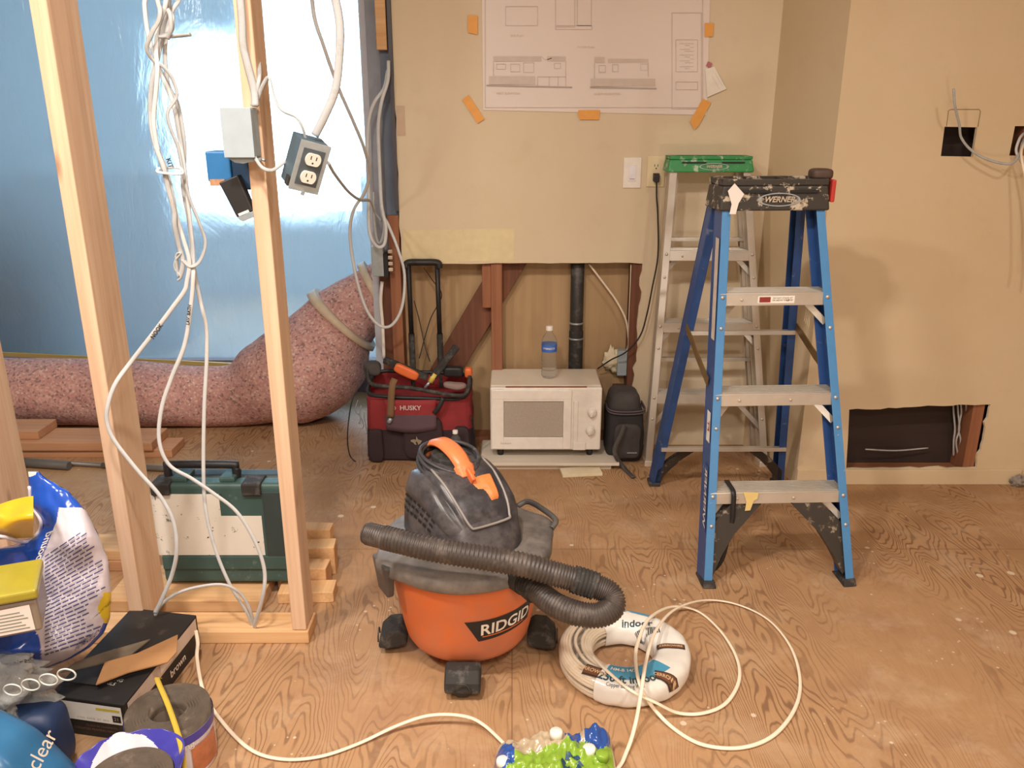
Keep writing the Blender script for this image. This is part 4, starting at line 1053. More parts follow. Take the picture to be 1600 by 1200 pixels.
# ================================================================== RED TOOL BAG
redf = plain('red_nylon', '8c2a2e', .8, var=.12, scale=30, bump=.3)
darkr = plain('dark_brown_nylon', '35262a', .85, var=.12, scale=30, bump=.3)
X = lambda px, y=650, Y=3.2: W(px, y, Y).x
bx0, bx1 = X(570), X(741); by0, by1 = 3.165, 3.33
bc = (bx0+bx1)/2; bw = (bx1-bx0)/2
t = thing('tool_bag', (bc, (by0+by1)/2, 0), 'red and black rolling tool bag with its telescopic handle raised against the open wall', 'tool bag')
def bagshell(p):
    w_ = bw*(1-.03*(p.z+1)); 
    e = .3; pw = 2/e; L = max(abs(p.x), abs(p.y)); nn = (abs(p.x)**pw+abs(p.y)**pw)**(1/pw); q = V((p.x, p.y, 0))*(L/nn) if nn > 0 else V((0, 0, 0))
    z = .012+.128*(p.z+1); r = V((bc+q.x*w_, (by0+by1)/2+q.y*(by1-by0)/2, z))
    return r+V((noise.noise(r*11), noise.noise(r*11+V((4, 0, 0))), 0))*.008
mb = rbox(bagshell)
mb.m = [1 if sum((mb.v[i].z for i in f), 0)/len(f) < .150 else 0 for f in mb.f]
mb.build('bag_body', [redf, darkr], t, recalc=False)
# base board and wheels
MB().box((bc-bw+.01, by0+.01, 0), (bc+bw-.01, by1-.01, .014)).build('base', M['black'], t, bevel=.004)
# open mouth: inside, rims
mb = MB()
def rimpt(a, z, k=1.0):
    return V((bc+(bw*.96)*k*math.copysign(abs(math.cos(a))**.45, math.cos(a)), (by0+by1)/2+(by1-by0)/2*.98*k*math.copysign(abs(math.sin(a))**.45, math.sin(a)), z))
wall_in = MB().grid(lambda u, v: rimpt(2*PI*u, .262+.05*v*(1+.7*math.sin(2*PI*u))+.008*math.sin(6*PI*u+1), 1-.04*v), 60, 4, wu=True)
wall_in.build('mouth_panel', redf, t, recalc=False, solid=.004)
rim = [rimpt(2*PI*k/60, .318+.035*math.sin(2*PI*k/60)-.012+.008*math.sin(6*PI*k/60+1), .97) for k in range(60)]
rim2 = crm([W(573, 575, 3.18), W(582, 600, 3.15), W(640, 606, 3.14), W(690, 615, 3.14), (W(722, 618, 3.14)), W(732, 606, 3.16), W(734, 588, 3.2)], 8)
MB().tube(rim, .008, 10, closed=True).build('mouth_rim', M['black'], t)
MB().tube(rim2, .0085, 10).build('front_rim', M['rubber'], t)
fy = by0-.004
z_ = lambda py: W(650, py, 3.16).z
soft((X(662), fy-.004, (z_(655)+.02)/2+.005), (X(690)-X(662)+.006, .016, (z_(655)-.01)/2), .4, .004, 14, 3).build('front_pocket', darkr, t)
soft((X(588), fy-.002, .075), (.03, .018, .07), .4, .004, 14, 5).build('side_pocket', darkr, t)
soft((X(722), fy-.002, .082), (.032, .016, .075), .4, .004, 14, 6).build('side_pocket', darkr, t)
# flap with lettering
MB().grid(lambda u, v: V((X(606)+(X(684)-X(606))*u, fy-.022-.004*math.sin(PI*u), z_(668)+(z_(622)-z_(668))*v-(.012*math.sin(PI*u) if v < .3 else 0))), 14, 6, mif=lambda u, v: 1 if v < .42 else 0).build('front_flap', [redf, plain('mauve_grey_flap', '5c4750', .8)], t, recalc=False, solid=.004)
mb = MB(); text_on(mb, 'HUSKY', .027, frame((X(645), fy-.030, z_(634)), (1, 0, 0), (0, 0, 1)), bold=.0006); text_on(mb, '›', .03, frame((X(622), fy-.030, z_(633)), (1, 0, 0), (0, 0, 1)))
mb.build('lettering', plain('pale_grey_print', 'c9b4b0', .7), t, recalc=False)
# dog-head mark on the pocket
mk = [(0, .006), (.012, .010), (.022, .008), (.024, .022), (.030, .010), (.046, .004), (.040, -.006), (.030, -.012), (.028, -.002), (.020, .002), (.024, -.012), (.016, -.010), (.010, -.002), (.002, .0)]
MB().prism([(X(650)+x-.018, fy-.0255, z_(687)+z*1.1) for x, z in mk], (0, .002, 0)).build('pocket_mark', plain('tan_mark', '8d8068', .7), t)
strapm([W(617, 592, 3.145), W(613, 602, 3.132), W(611, 625, 3.128), W(610, 652, 3.128)], .026, .003).build('tan_strap', plain('tan_webbing', '7c5f42', .85, bump=.3), t)
MB().lathe([(.004, 0), (.009, .004), (.009, .02), (.004, .024)], 12, M=Matrix.Translation(W(607, 661, 3.13)) @ Matrix.Rotation(.5, 4, 'Y')).build('strap_buckle', M['gal'], t)
strapm([W(693, 622, 3.135), W(686, 636, 3.128), W(678, 646, 3.13)], .018, .003, (.7, 0, -.7)).build('dark_strap', M['black'], t)
strapm([(bx1-.012, 3.165, .2), (bx1+.002, 3.17, .12), (bx1+.006, 3.175, .03), (bx1-.002, 3.17, .02)], .02, .003, (0, 1, 0)).build('side_strap', M['black'], t)
# telescopic handle
tel = MB(); hl, hrx = X(636, 480, 3.338), X(682, 480, 3.338); zt_ = W(660, 410, 3.33).z
for x, xt in ((X(645, 560, 3.335), X(638, 415, 3.335)), (X(689, 560, 3.335), X(683, 415, 3.335))):
    MB().tube([(x, 3.337, .03), (x*.5+xt*.5, 3.337, .50)], .016, 10, flat=.8).build('handle_tube', M['rubber'], t)
    MB().tube([(x*.5+xt*.5, 3.337, .49), (xt, 3.337, zt_)], .0125, 10, flat=.8).build('handle_tube', M['black'], t)
a_, b_ = W(634, 411, 3.335), W(686, 411, 3.335)
MB().tube(crm([a_+V((0, 0, -.02)), a_+V((.008, 0, .001)), (a_+b_)/2+V((0, -.004, .004)), b_+V((-.006, 0, .001)), b_+V((.001, 0, -.02))], 6), .017, 10, flat=.8).build('handle_grip', M['black'], t)
# things in the bag
o = soft(W(632, 580, 3.20), (.052, .016, .02), .5, .002, 9, 2).build('orange_tool', M['orange']); 
o.rotation_euler = (0, math.radians(26), 0); tag(o, 'orange plastic tool lying across the mouth of the red tool bag', 'tool')
t = thing('black_hand_tool', W(690, 590, 3.22), 'long black tool with a yellow ring sticking out of the tool bag', 'tool')
MB().beam(W(676, 590, 3.22), W(714, 541, 3.25), .03, .02, up=(0, 1, 0)).build('handle', M['rubber'], t, bevel=.005)
MB().tube([W(672, 597, 3.215), W(680, 584, 3.222)], .012, 12).build('yellow_ring', plain('yellow_plastic', 'd8c060', .5), t)
MB().tube([W(664, 606, 3.21), W(673, 595, 3.216)], .006, 10).build('shank', M['gal'], t)
o = MB().beam(W(600, 562, 3.22), W(668, 590, 3.2), .028, .02, up=(0, 1, 0)).build('black_level', M['rubber'], bevel=.004); tag(o, 'dark bar-shaped tool slanting across the back of the tool bag mouth', 'tool')
o = soft(W(583, 575, 3.2), (.035, .03, .03), .7, .012, 18, 8).build('grey_glove', fab2); tag(o, 'crumpled grey work glove at the left corner of the tool bag', 'glove')
o = soft(W(712, 602, 3.19), (.045, .02, .014), .7, .008, 16, 9).build('pink_rag', plain('grey_pink_rag', '8f7a74', .9, bump=.3)); tag(o, 'greyish pink rag bunched at the right front rim of the tool bag', 'rag')
o = soft(W(732, 582, 3.24), (.016, .02, .022), .6, .003, 9, 4).build('orange_cap_tool', M['orange']); tag(o, 'small orange rounded tool end at the right corner of the tool bag', 'tool')
o = soft(W(708, 580, 3.24), (.04, .025, .022), .5, .006, 16, 6).build('black_pouch', M['black']); tag(o, 'black pouch inside the right side of the tool bag', 'pouch')
# clips hanging at the left of the bag
mb = MB()
for k in range(3):
    p = W(560+k*5, 640+k*8, 3.13); mb.tube(crm([p+V((0, 0, .04)), p+V((-.012+.006*k, -.004, 0)), p+V((.006, 0, -.03-.01*k)), p+V((.0, 0, -.06))], 6), .0022, 6)
tag(mb.build('metal_clips', M['gal']), 'tangle of metal clips hanging at the left side of the red tool bag', 'clips')
cable([(566, 600, 3.16), (552, 620, 3.12), (545, 655, 3.10), (543, 690, 3.09), ('g', 547, 712, .008), ('g', 555, 721, .006)], .0025, M['black'], 'thin black cord hanging down to the floor left of the tool bag', name='cord')
cable([(647, 470, 3.33), (655, 500, 3.33), (665, 545, 3.31), (672, 565, 3.27)], .002, M['black'], 'thin dark wire slanting down behind the tool bag handle', name='wire')
cable([(662, 418, 3.34), (675, 437, 3.345), (690, 462, 3.35), (672, 500, 3.37), (655, 560, 3.35)], .002, M['black'], 'thin dark wire curving across between the raised bag handle tubes', name='wire')
# ================================================================== COIL OF CABLE IN ITS SHRINK WRAP
cc_ = G(974, 1026, .03); CX, CY = cc_.x, cc_.y; RI, RO, CHT = .080, .168, .066
t = thing('cable_coil', (CX, CY, 0), 'round coil of white house cable in clear and printed wrapping on the floor', 'cable coil')
def coil(u, v, off=0):
    """u angle 0..1, v round the section 0..1 (0 = outer waist, .25 = top, .5 = inner waist)"""
    a = 2*PI*u; b = 2*PI*v; e = .62
    cx = math.copysign(abs(math.cos(b))**e, math.cos(b)); cz = math.copysign(abs(math.sin(b))**e, math.sin(b))
    rm, rw = (RI+RO)/2, (RO-RI)/2
    r = rm+cx*(rw+off); z = CHT/2+cz*(CHT/2+off)
    wob = 1+.012*math.sin(3*a+1)
    return V((CX+r*math.cos(a)*wob, CY+r*math.sin(a)*wob, max(.0005, z)))
mb = MB(); P = []
for k in range(26):                         # the visible turns of cable
    b = 2*PI*(k/26)
    for j in range(48): P.append(coil(j/48, (k+j/48)/26, -.004))
mb.tube(P, .0048, 6); mb.build('cable_winding', M['cablew'], t)
film_m = NT('printed_film'); film_m = plain('white_film', 'e4e0d8', .2, var=.05, scale=12, bump=.25)
clr = NT('clear_film'); clr.set('f4f0e8', .12, 0, Transmission_Weight=.75, Alpha=.35); clr = clr.mat
U = lambda deg: (deg % 360)/360
def patch(name, d0, d1, v0, v1, off, mat, parent=None, nu=40, nv=18, wr=.0025):
    f = lambda u, v: (lambda p: p+V((noise.noise(p*30), noise.noise(p*31), noise.noise(p*33)+.4))*wr)(coil((d0+(d1-d0)*u)/360, v0+(v1-v0)*v, off))
    return MB().grid(f, nu, nv).build(name, mat, parent or t, recalc=False)
patch('clear_wrap', 0, 360, -.05, .55, .0015, clr, nu=90)
fm = patch('printed_wrap', -122, 118, -.12, .58, .003, film_m, nu=90)
bl = plain('teal_blue_print', '4a96b8', .25, var=.12, scale=10); bl2 = plain('light_film', 'dfe6e6', .2)
patch('blue_band', -118, -44, .215, .36, .0045, bl, fm, 20, 6, .0005)
patch('blue_band', 50, 112, .12, .205, .0045, bl, fm, 20, 6, .0005)
def ontop(deg, rad, off=.0055):
    a = math.radians(deg); rm, rw = (RI+RO)/2, (RO-RI)/2; cx = max(-1, min(1, (rad-rm)/rw)); b = math.acos(math.copysign(abs(cx)**(1/.62), cx))/(2*PI)
    return coil((deg % 360)/360, b, off)
def arctext(mb, s, size, deg, rad, bold=0):
    R_ = rad
    text_on(mb, s, size, lambda x, y: ontop(deg+math.degrees(x/R_), rad-y), bold=bold, sub=.01)
ik = plain('dark_teal_print', '2c4852', .5)
mb = MB(); arctext(mb, '250 ft indoor', .028, -92, .143, .0006); mb.build('lettering', ik, fm, recalc=False)
mb = MB(); arctext(mb, 'NM-B 14/2', .014, -98, .112, .0003); mb.build('lettering', M['white'], fm, recalc=False)
mb = MB(); arctext(mb, 'Copper Building Wire', .010, -96, .158); mb.build('lettering', ik, fm, recalc=False)
def flattext(s, size, c, rot, mat, bold=0):
    mb = MB(); cr_, sr_ = math.cos(rot), math.sin(rot)
    def f(x, y):
        q = V((c[0]+x*cr_-y*sr_, c[1]+x*sr_+y*cr_, 0)); d = math.hypot(q.x-CX, q.y-CY); return ontop(math.degrees(math.atan2(q.y-CY, q.x-CX)), d)
    text_on(mb, s, size, f, bold=bold, sub=.01); return mb.build('lettering', mat, fm, recalc=False)
pp = G(998, 975, CHT); flattext('indoor', .03, (pp.x-.005, pp.y), -.12, ik, .0006)
pp = G(992, 983, CHT); flattext('14/2 with ground', .009, (pp.x-.01, pp.y-.006), -.12, ik)
def badge(px, py, w_, h_, rot):
    pp = G(px, py, CHT); cr_, sr_ = math.cos(rot), math.sin(rot)
    def f(x, y, off):
        q = V((pp.x+x*cr_-y*sr_, pp.y+x*sr_+y*cr_)); return ontop(math.degrees(math.atan2(q.y-CY, q.x-CX)), math.hypot(q.x-CX, q.y-CY), off)
    b = MB().grid(lambda u, v: f((u-.5)*w_, (v-.5)*h_, .0058), 8, 4).build('badge', plain('dark_brown_print', '3c302a', .4), fm, recalc=False)
    MB().grid(lambda u, v: f((u-.5)*w_*.9, (v-.5)*h_*.75, .0063), 8, 4).build('badge_field', plain('copper_print', '6e4630', .4), b, recalc=False)
    mb = MB(); text_on(mb, 'CERROWIRE', h_*.5, lambda x, y: f(x*.9, y, .0068), bold=.0002, sub=.01); mb.build('badge_lettering', plain('pale_gold_print', 'd8b890', .5), b, recalc=False)
badge(1048, 1012, .062, .020, -.08); badge(1042, 1058, .058, .026, -.2); badge(926, 1049, .04, .03, -.5)
mb = MB(); pp = G(1012, 986, CHT); random.seed(3); x = -.03
while x < .03:
    w_ = random.choice((.0009, .0016, .0026)); q0 = V((pp.x+x, pp.y)); 
    A = [(q0.x, q0.y-.012), (q0.x+w_, q0.y-.012), (q0.x+w_, q0.y+.012), (q0.x, q0.y+.012)]
    mb.add([ontop(math.degrees(math.atan2(b-CY, a-CX)), math.hypot(a-CX, b-CY)) for a, b in A], [(0, 1, 2, 3)]); x += w_+random.choice((.0012, .002))
mb.build('barcode', M['ink'], fm, recalc=False)
# the loose run of cable: loops on the floor by the coil, then away to the front left
g = lambda x, y, h=.006: ('g', x, y, h)
cable([g(916, 985, .05), g(915, 1000, .055), g(922, 1020, .06), g(946, 1046, .074), g(985, 1078, .074), g(1025, 1098, .05), g(1060, 1114, .012), g(1100, 1114), g(1135, 1098), g(1155, 1062), g(1150, 1025), g(1125, 985), g(1090, 955), g(1050, 948, .03), g(1015, 966, .085), g(998, 1000, .09), g(993, 1030, .09), g(1000, 1070, .085), g(1020, 1105, .03), g(1055, 1140), g(1100, 1164), g(1160, 1168), g(1210, 1148), g(1243, 1105), g(1250, 1060), g(1235, 1010), g(1200, 968), g(1150, 944), g(1100, 938, .015), g(1055, 952, .06), g(1025, 985, .105), g(1010, 1030, .11), g(1002, 1080, .085), g(993, 1130, .03), g(980, 1172, .008), g(960, 1205), g(900, 1235), g(840, 1222), g(800, 1175), g(755, 1132, .02), g(720, 1118, .03), g(670, 1118, .03), g(620, 1134, .015), g(560, 1162), g(500, 1182), g(440, 1186), g(390, 1170), g(345, 1125), g(318, 1080), g(308, 1030, .03), g(309, 1005, .06), g(306, 985, .085)], .0048, M['cablew'], 'long loose white cable looping over the coil and snaking across the floor', n=10, flat=.55, up=(0, 0, 1))
# ================================================================== PLASTIC-WRAPPED BOTTLE PACK
pc_ = G(868, 1190, .0)
t = thing('bottle_pack', (pc_.x, pc_.y-.04, 0), 'green and blue shrink-wrapped plastic pack at the bottom edge in front of the vacuum', 'plastic pack')
grn = plain('lime_green_film', '86a838', .2, var=.06, scale=8, bump=.3); blu = plain('blue_film', '2f55a0', .12, var=.15, scale=14)
A_, B_ = G(772, 1200, 0), G(962, 1200, 0)
hw = (B_.x-A_.x)/2; mxp = (A_.x+B_.x)/2
def packf(u, v):
    x = (2*u-1); y = v
    ex = (1-abs(x)**6)**.5 if abs(x) < 1 else 0; top = .058*ex*(1-max(0, (y-.86)/.14)**2)**.5*(.75+.25*min(1, y*6))
    bx = mxp+hw*x; by = pc_.y-.15+.19*y+.02*x*y
    zz = top*(1+.30*noise.noise(V((x*3.1, y*4, 2)))+.25*noise.noise(V((x*11, y*10, 5))))
    zz += .014*math.exp(-((x-.72)**2+(y-.85)**2)/.03)+.016*math.exp(-((x-.2)**2+(y-.80)**2)/.012)+.008*math.exp(-((x+.85)**2+(y-.62)**2)/.03)
    return V((bx, by, max(.001, zz)))
def mifp(u, v):
    x = 2*u-1
    if (x-.72)**2+(v-.86)**2 < .05 or (x+.86)**2+(v-.62)**2 < .04 or (x-.3)**2+(v-.86)**2 < .02: return 1
    if v < .72+.12*x and abs(x) < .93: return 0
    return 2
MB().grid(packf, 60, 50, mif=mifp).build('wrap_film', [grn, blu, plain('milky_clear_film', 'b8a68a', .1, var=.12, scale=10, Coat_Weight=.6)], t, recalc=False)
def onpack(x, y):
    u = (x-mxp)/hw*.5+.5; v = (y-(pc_.y-.15))/.19; return packf(max(0.01, min(.99, u)), max(0, min(1, v)))+V((0, 0, .002))
pk = G(893, 1192, .06)
for k in range(3):
    a0 = 2*PI*k/3+.4; mb = MB(); L = 8
    for i in range(L):
        a, b = a0+1.5*i/L, a0+1.5*(i+1)/L
        mb.add([onpack(pk.x+r*math.cos(q), pk.y+r*math.sin(q)) for r, q in ((.013, a), (.022, a), (.022, b), (.013, b))], [(0, 1, 2, 3)])
    a = a0+1.5; mb.add([onpack(pk.x+r*math.cos(q), pk.y+r*math.sin(q)) for r, q in ((.008, a), (.027, a), (.018, a+.5))], [(0, 1, 2)])
    mb.build('arrow_print', M['dblue'], t, recalc=False)
for px, py in ((921, 1172), (869, 1148), (786, 1178), (942, 1180)):
    q = G(px, py, .065); MB().lathe([(.0, .018), (.012, .018), (.0145, .015), (.0145, 0)][::-1], 24, M=Matrix.Translation(onpack(q.x, q.y)-V((0, 0, .008)))).build('bottle_cap', M['white'] if px != 942 else grn, t)
# ================================================================== GREEN POWER TOOL CASE
gc = plain('worn_green_plastic', '3d5652', .5, var=.12, scale=14, dust=(20, .6, .4, .1), dustc='8c9a92')
gd = plain('dark_green_plastic', '333f3e', .55, var=.1, scale=14)
cy0, cy1 = 2.155, 2.27; cz0, cz1 = .047, .365
cx0, cx1 = W(246, 830, cy0).x, W(447, 830, cy0).x
t = thing('tool_case', ((cx0+cx1)/2, (cy0+cy1)/2, cz0), 'green power tool case with a scuffed white label standing behind the studs', 'tool case')
MB().box((cx0, cy0, cz0), (cx1, (cy0+cy1)/2-.001, cz1)).build('front_shell', gc, t, bevel=.012, seg=3)
MB().box((cx0, (cy0+cy1)/2+.001, cz0), (cx1, cy1, cz1)).build('back_shell', gd, t, bevel=.012, seg=3)
X_ = lambda px, py=800: W(px, py, cy0).x; Z_ = lambda py: W(330, py, cy0).z
n = NT('scuffed_white_label'); f = n.ramp(n.noise(28, 5, .7), [(.62, 0.0), (.66, 1.0)]); n.set(n.mix(n.math('MULTIPLY', f, .8), n.mix(n.noise(6), 'd8d2c4', 'e8e4da'), '3a4442'), .5)
lb = MB().box((X_(238), cy0-.0016, Z_(867)), (X_(408), cy0-.0002, Z_(806))).box((X_(238), cy0-.0014, Z_(806)), (X_(345), cy0-.0002, Z_(772))).build('label', n.mat, t)
MB().box((X_(244), cy0-.006, Z_(888)), (X_(446), cy0-.0005, Z_(868))).build('lower_ledge', gc, t, bevel=.002)
MB().box((X_(412), cy0-.005, Z_(880)), (X_(444), cy0-.0005, Z_(768))).build('side_ledge', gd, t, bevel=.003)
mb = MB(); text_on(mb, 'T', .02, frame((X_(246), cy0-.002, Z_(778)), (1, 0, 0), (0, 0, 1))); text_on(mb, 'C', .016, frame((X_(348), cy0-.002, Z_(775)), (1, 0, 0), (0, 0, 1))); mb.build('lettering', M['ink'], t, recalc=False)
mb = MB(); random.seed(11)
for k in range(9):
    px, py = random.uniform(255, 400), random.uniform(790, 850); q = V((X_(px), cy0-.0021, Z_(py))); w_ = random.uniform(.003, .009); h_ = random.uniform(.002, .007)
    mb.add([q, q+V((w_, 0, .002)), q+V((w_*.9, 0, h_)), q+V((w_*.2, 0, h_*.8))], [(0, 1, 2, 3)])
mb.build('scuff_mark', M['ink'], lb, recalc=False)
hx0, hx1 = W(262, 740, 2.2).x, W(368, 740, 2.2).x; hz = W(310, 727, 2.2).z
MB().tube(crm([(hx0, 2.205, cz1-.005), (hx0, 2.205, hz-.008), (hx0+.012, 2.205, hz), (hx1-.012, 2.205, hz), (hx1, 2.205, hz-.008), (hx1, 2.205, cz1-.005)], 5), .0115, 10).build('handle', M['black'], t)
for px in (277, 352):
    x = W(px, 760, cy0).x; MB().box((x-.022, 2.17, cz1-.001), (x+.022, 2.24, cz1+.014)).build('handle_mount', gc, t, bevel=.004)
for px in (250, 392):
    x = W(px, 752, cy0).x; MB().box((x-.027, cy0-.012, cz1-.03), (x+.027, cy0+.06, cz1+.006)).build('latch', M['rubber'], t, bevel=.004)
# ================================================================== LUMBER AND SCRAPS
def plank(lo, hi, mat, label, name='plank', rz=0, group=None):
    c = V(((lo[0]+hi[0])/2, (lo[1]+hi[1])/2, 0)); Mx = Matrix.Translation(c) @ Matrix.Rotation(rz, 4, 'Z') @ Matrix.Translation(-c)
    return tag(MB().box(lo, hi, M=Mx).build(name, mat, bevel=.003), label, 'lumber', group)
plank((-2.9, 3.205, 0), (G(268, 717, 0).x, 3.345, .036), M['plank'], 'lowest and longest pinkish plank of the pile behind the left studs')
plank((-2.9, 3.19, .0365), (W(238, 690, 3.2).x, 3.36, .0745), M['plank'], 'wide pinkish plank lying on the lowest plank of the pile')
plank((-2.9, 3.22, .075), (W(56, 660, 3.22).x, 3.37, .112), M['plank'], 'short plank on top of the pile at the left edge')
plank((-1.75, 2.30, .0), (W(192, 860, 2.3).x+.06, 2.41, .035), M['plank'], 'plank low on the floor between the left stud and the blue and white bag')
plank((-1.75, 2.305, .0355), (W(192, 860, 2.3).x+.055, 2.415, .07), M['studY'], 'upper plank lying on another between the left stud and the blue and white bag')
sx0 = W(492, 860, 2.2).x
plank((-1.17, 2.075, 0), (sx0-.135, 2.275, .0375), M['studY'], 'short lumber piece that the green tool case stands on')
sx = W(492, 860, 2.2).x
plank((sx-.1, 2.12, 0), (sx+.062, 2.19, .036), M['scrap'], 'lowest wood offcut lying at the right of the stud base', 'wood_offcut', .05)
plank((sx-.12, 2.20, .0), (sx+.030, 2.26, .07), M['scrap'], 'thick wood offcut standing behind the lowest offcut', 'wood_offcut', -.05)
plank((sx-.12, 2.275, 0), (sx+.036, 2.335, .095), M['scrap'], 'tallest wood offcut in the heap right of the green case', 'wood_offcut', .08)
plank((sx-.10, 2.35, 0), (sx+.014, 2.40, .12), M['scrap'], 'rearmost wood offcut in the heap right of the green case', 'wood_offcut', -.04)
t = thing('metal_pipe', G(200, 722, 0), 'thin grey metal pipe lying on the floor in front of the plank pile', 'pipe')
pm = plain('grey_pipe', '7d7771', .45, .4)
MB().tube([G(-60, 712, .012), G(170, 728, .012)], .009, 12).build('pipe', pm, t)
MB().tube([G(160, 727, .014), G(380, 739, .014)], .012, 12).build('pipe_section', pm, t)
MB().tube([G(15, 722, .018), G(108, 728, .018)], .017, 12).build('pipe_sleeve', plain('dark_grey_sleeve', '5f5a56', .6), t)
# floor debris
random.seed(5)
tag(blob(G(1592, 752, .02), .03, .7, 9, (1, .6, .7), 8).build('plaster_chunk', plain('grey_plaster', '8f857c', .95, bump=.4)), 'grey broken plaster chunk at the foot of the right wall edge', 'plaster chunk')
# ================================================================== ELECTRICAL BOXES ON THE STUDS
sy = YS
def Xp(px, py, Y): return W(px, py, Y).x
# grey junction box on the face of the right stud
a, b = W(343, 168, 1.875), W(398, 247, 1.875)
t = thing('junction_box', ((a.x+b.x)/2, 1.9, b.z), 'square grey junction box mounted on the front of the right-hand new stud', 'junction box')
MB().box((a.x, 1.875, b.z), (b.x, 1.9285, a.z)).build('box_body', M['grey'], t, bevel=.004)
MB().box((a.x+.0, 1.8725, b.z+.001), (b.x+.001, 1.8748, a.z)).build('cover', M['grey'], t, bevel=.001)
MB().prism([(a.x+.004, 1.885, b.z-.001), (b.x, 1.885, b.z-.001), (b.x+.006, 1.885, b.z-.006), (b.x-.03, 1.885, b.z-.012), (a.x+.018, 1.885, b.z-.010)], (0, .035, 0)).build('bottom_flange', M['grey'], t)
for dx in (.012, -.004): MB().tube([(b.x-.002+dx, 1.89, b.z-.002), (b.x+.006+dx, 1.888, b.z-.006)], .003, 8).build('screw', M['gal'], t)
# blue box behind it with a black device hanging out
a, b = W(323, 236, 1.965), W(382, 296, 1.965); xr_ = -.594
t = thing('blue_outlet_box', ((a.x+xr_)/2, 1.97, b.z), 'blue plastic outlet box fixed to the left side of the right-hand new stud', 'electrical box')
MB().box((a.x, 1.95, W(330, 284, 1.95).z), (a.x+.055, 2.02, a.z)).build('box_body', M['blue'], t, bevel=.004)
MB().box((a.x+.0555, 1.955, b.z), (xr_-.0005, 2.02, a.z-.006)).build('side_wing', M['dblue'], t, bevel=.004)
MB().box((a.x+.006, 1.946, W(330, 290, 1.95).z), (a.x+.04, 1.9495, W(330, 280, 1.95).z)).build('copper_wires', plain('copper_ends', 'c99a78', .4, .4, var=.2, scale=90), t)
u_ = V((.36, 0, -.93)).normalized(); w_ = V((.93, 0, .36)); o_ = W(345, 284, 1.93)+w_*.018
t = thing('switch_device', o_, 'black switch device dangling below the blue outlet box beside the stud', 'switch')
MB().hexa([o_-w_*.024, o_+w_*.024, o_+w_*.024+V((0, .03, 0)), o_-w_*.024+V((0, .03, 0))], [o_+u_*.085-w_*.021, o_+u_*.085+w_*.021, o_+u_*.085+w_*.021+V((0, .026, 0)), o_+u_*.085-w_*.021+V((0, .026, 0))]).build('device_body', M['black'], t, bevel=.003)
q = o_+u_*.078; MB().hexa([q-w_*.014+V((0, -.001, 0)), q+w_*.012+V((0, -.001, 0)), q+w_*.012+V((0, .002, 0)), q-w_*.014+V((0, .002, 0))], [q+u_*.006-w_*.014+V((0, -.001, 0)), q+u_*.006+w_*.012+V((0, -.001, 0)), q+u_*.006+w_*.012+V((0, .002, 0)), q+u_*.006-w_*.014+V((0, .002, 0))]).build('sticker', M['white'], t)
q = o_+u_*.0855; MB().hexa([q-w_*.020, q+w_*.020, q+w_*.020+V((0, .024, 0)), q-w_*.020+V((0, .024, 0))], [q+u_*.012-w_*.012, q+u_*.012+w_*.020, q+u_*.012+w_*.020+V((0, .02, 0)), q+u_*.012-w_*.012+V((0, .02, 0))]).build('metal_yoke', M['gal'], t)
# hanging metal box with duplex outlet
o_ = W(484, 262, 1.84)
v_ = V((.36, -.10, .92)).normalized(); n_ = V((.50, -.86, -.2)); n_ = (n_-v_*n_.dot(v_)).normalized(); u_ = v_.cross(-n_).normalized()
if u_.x < 0: u_ = -u_
def L3(x, y, z): return o_+u_*x+v_*y-n_*z
def lbox(x0, x1, y0, y1, z0, z1): return MB().hexa([L3(x0, y0, z0), L3(x1, y0, z0), L3(x1, y0, z1), L3(x0, y0, z1)], [L3(x0, y1, z0), L3(x1, y1, z0), L3(x1, y1, z1), L3(x0, y1, z1)])
t = thing('hanging_outlet', o_, 'metal box with a grey duplex outlet dangling from cables right of the stud', 'outlet box')
bxo = MB()
for (x0, x1, y0, y1) in ((-.032, .032, -.052, -.048), (-.032, .032, .048, .052), (-.032, -.029, -.048, .048), (.029, .032, -.048, .048)):
    m_ = lbox(x0, x1, y0, y1, .002, .062); bxo.add(m_.v, m_.f)
m_ = lbox(-.032, .032, -.052, .052, .0622, .066); bxo.add(m_.v, m_.f)
bxo.build('metal_box', plain('blue_grey_steel', '5f7684', .45, .5, var=.15), t)
lbox(-.034, .034, -.055, .055, -.0015, .0012).build('mud_ring', M['gal'], t, bevel=.001)
lbox(-.024, .024, -.040, .040, -.0035, -.0018).build('recess', plain('dark_recess', '4c565c', .6), t)
for s in (1, -1):
    R = [L3(.017*math.cos(2*PI*k/24), s*.0195+max(-.013, min(.013, .017*math.sin(2*PI*k/24))), -.004) for k in range(24)]
    f = MB().prism(R, n_*.005).build('receptacle', M['white'], t)
    sl = MB()
    for dx in (-.006, .006):
        z_2 = -.0092; sl.add([L3(dx-.0011, s*.0195+.0, z_2), L3(dx+.0011, s*.0195, z_2), L3(dx+.0011, s*.0195+.008, z_2), L3(dx-.0011, s*.0195+.008, z_2)], [(0, 1, 2, 3)])
    sl.add([L3(.0022*math.cos(k*PI/4), s*.0195-.007+.0022*math.sin(k*PI/4), -.0092) for k in range(8)], [tuple(range(8))]); sl.build('slot', M['ink'], f, recalc=False)
lbox(-.004, .004, -.062, -.054, -.003, .0).build('mounting_ear', M['gal'], t)
lbox(-.038, -.0335, -.05, -.03, .0, .02).build('clamp', M['rubber'], t)
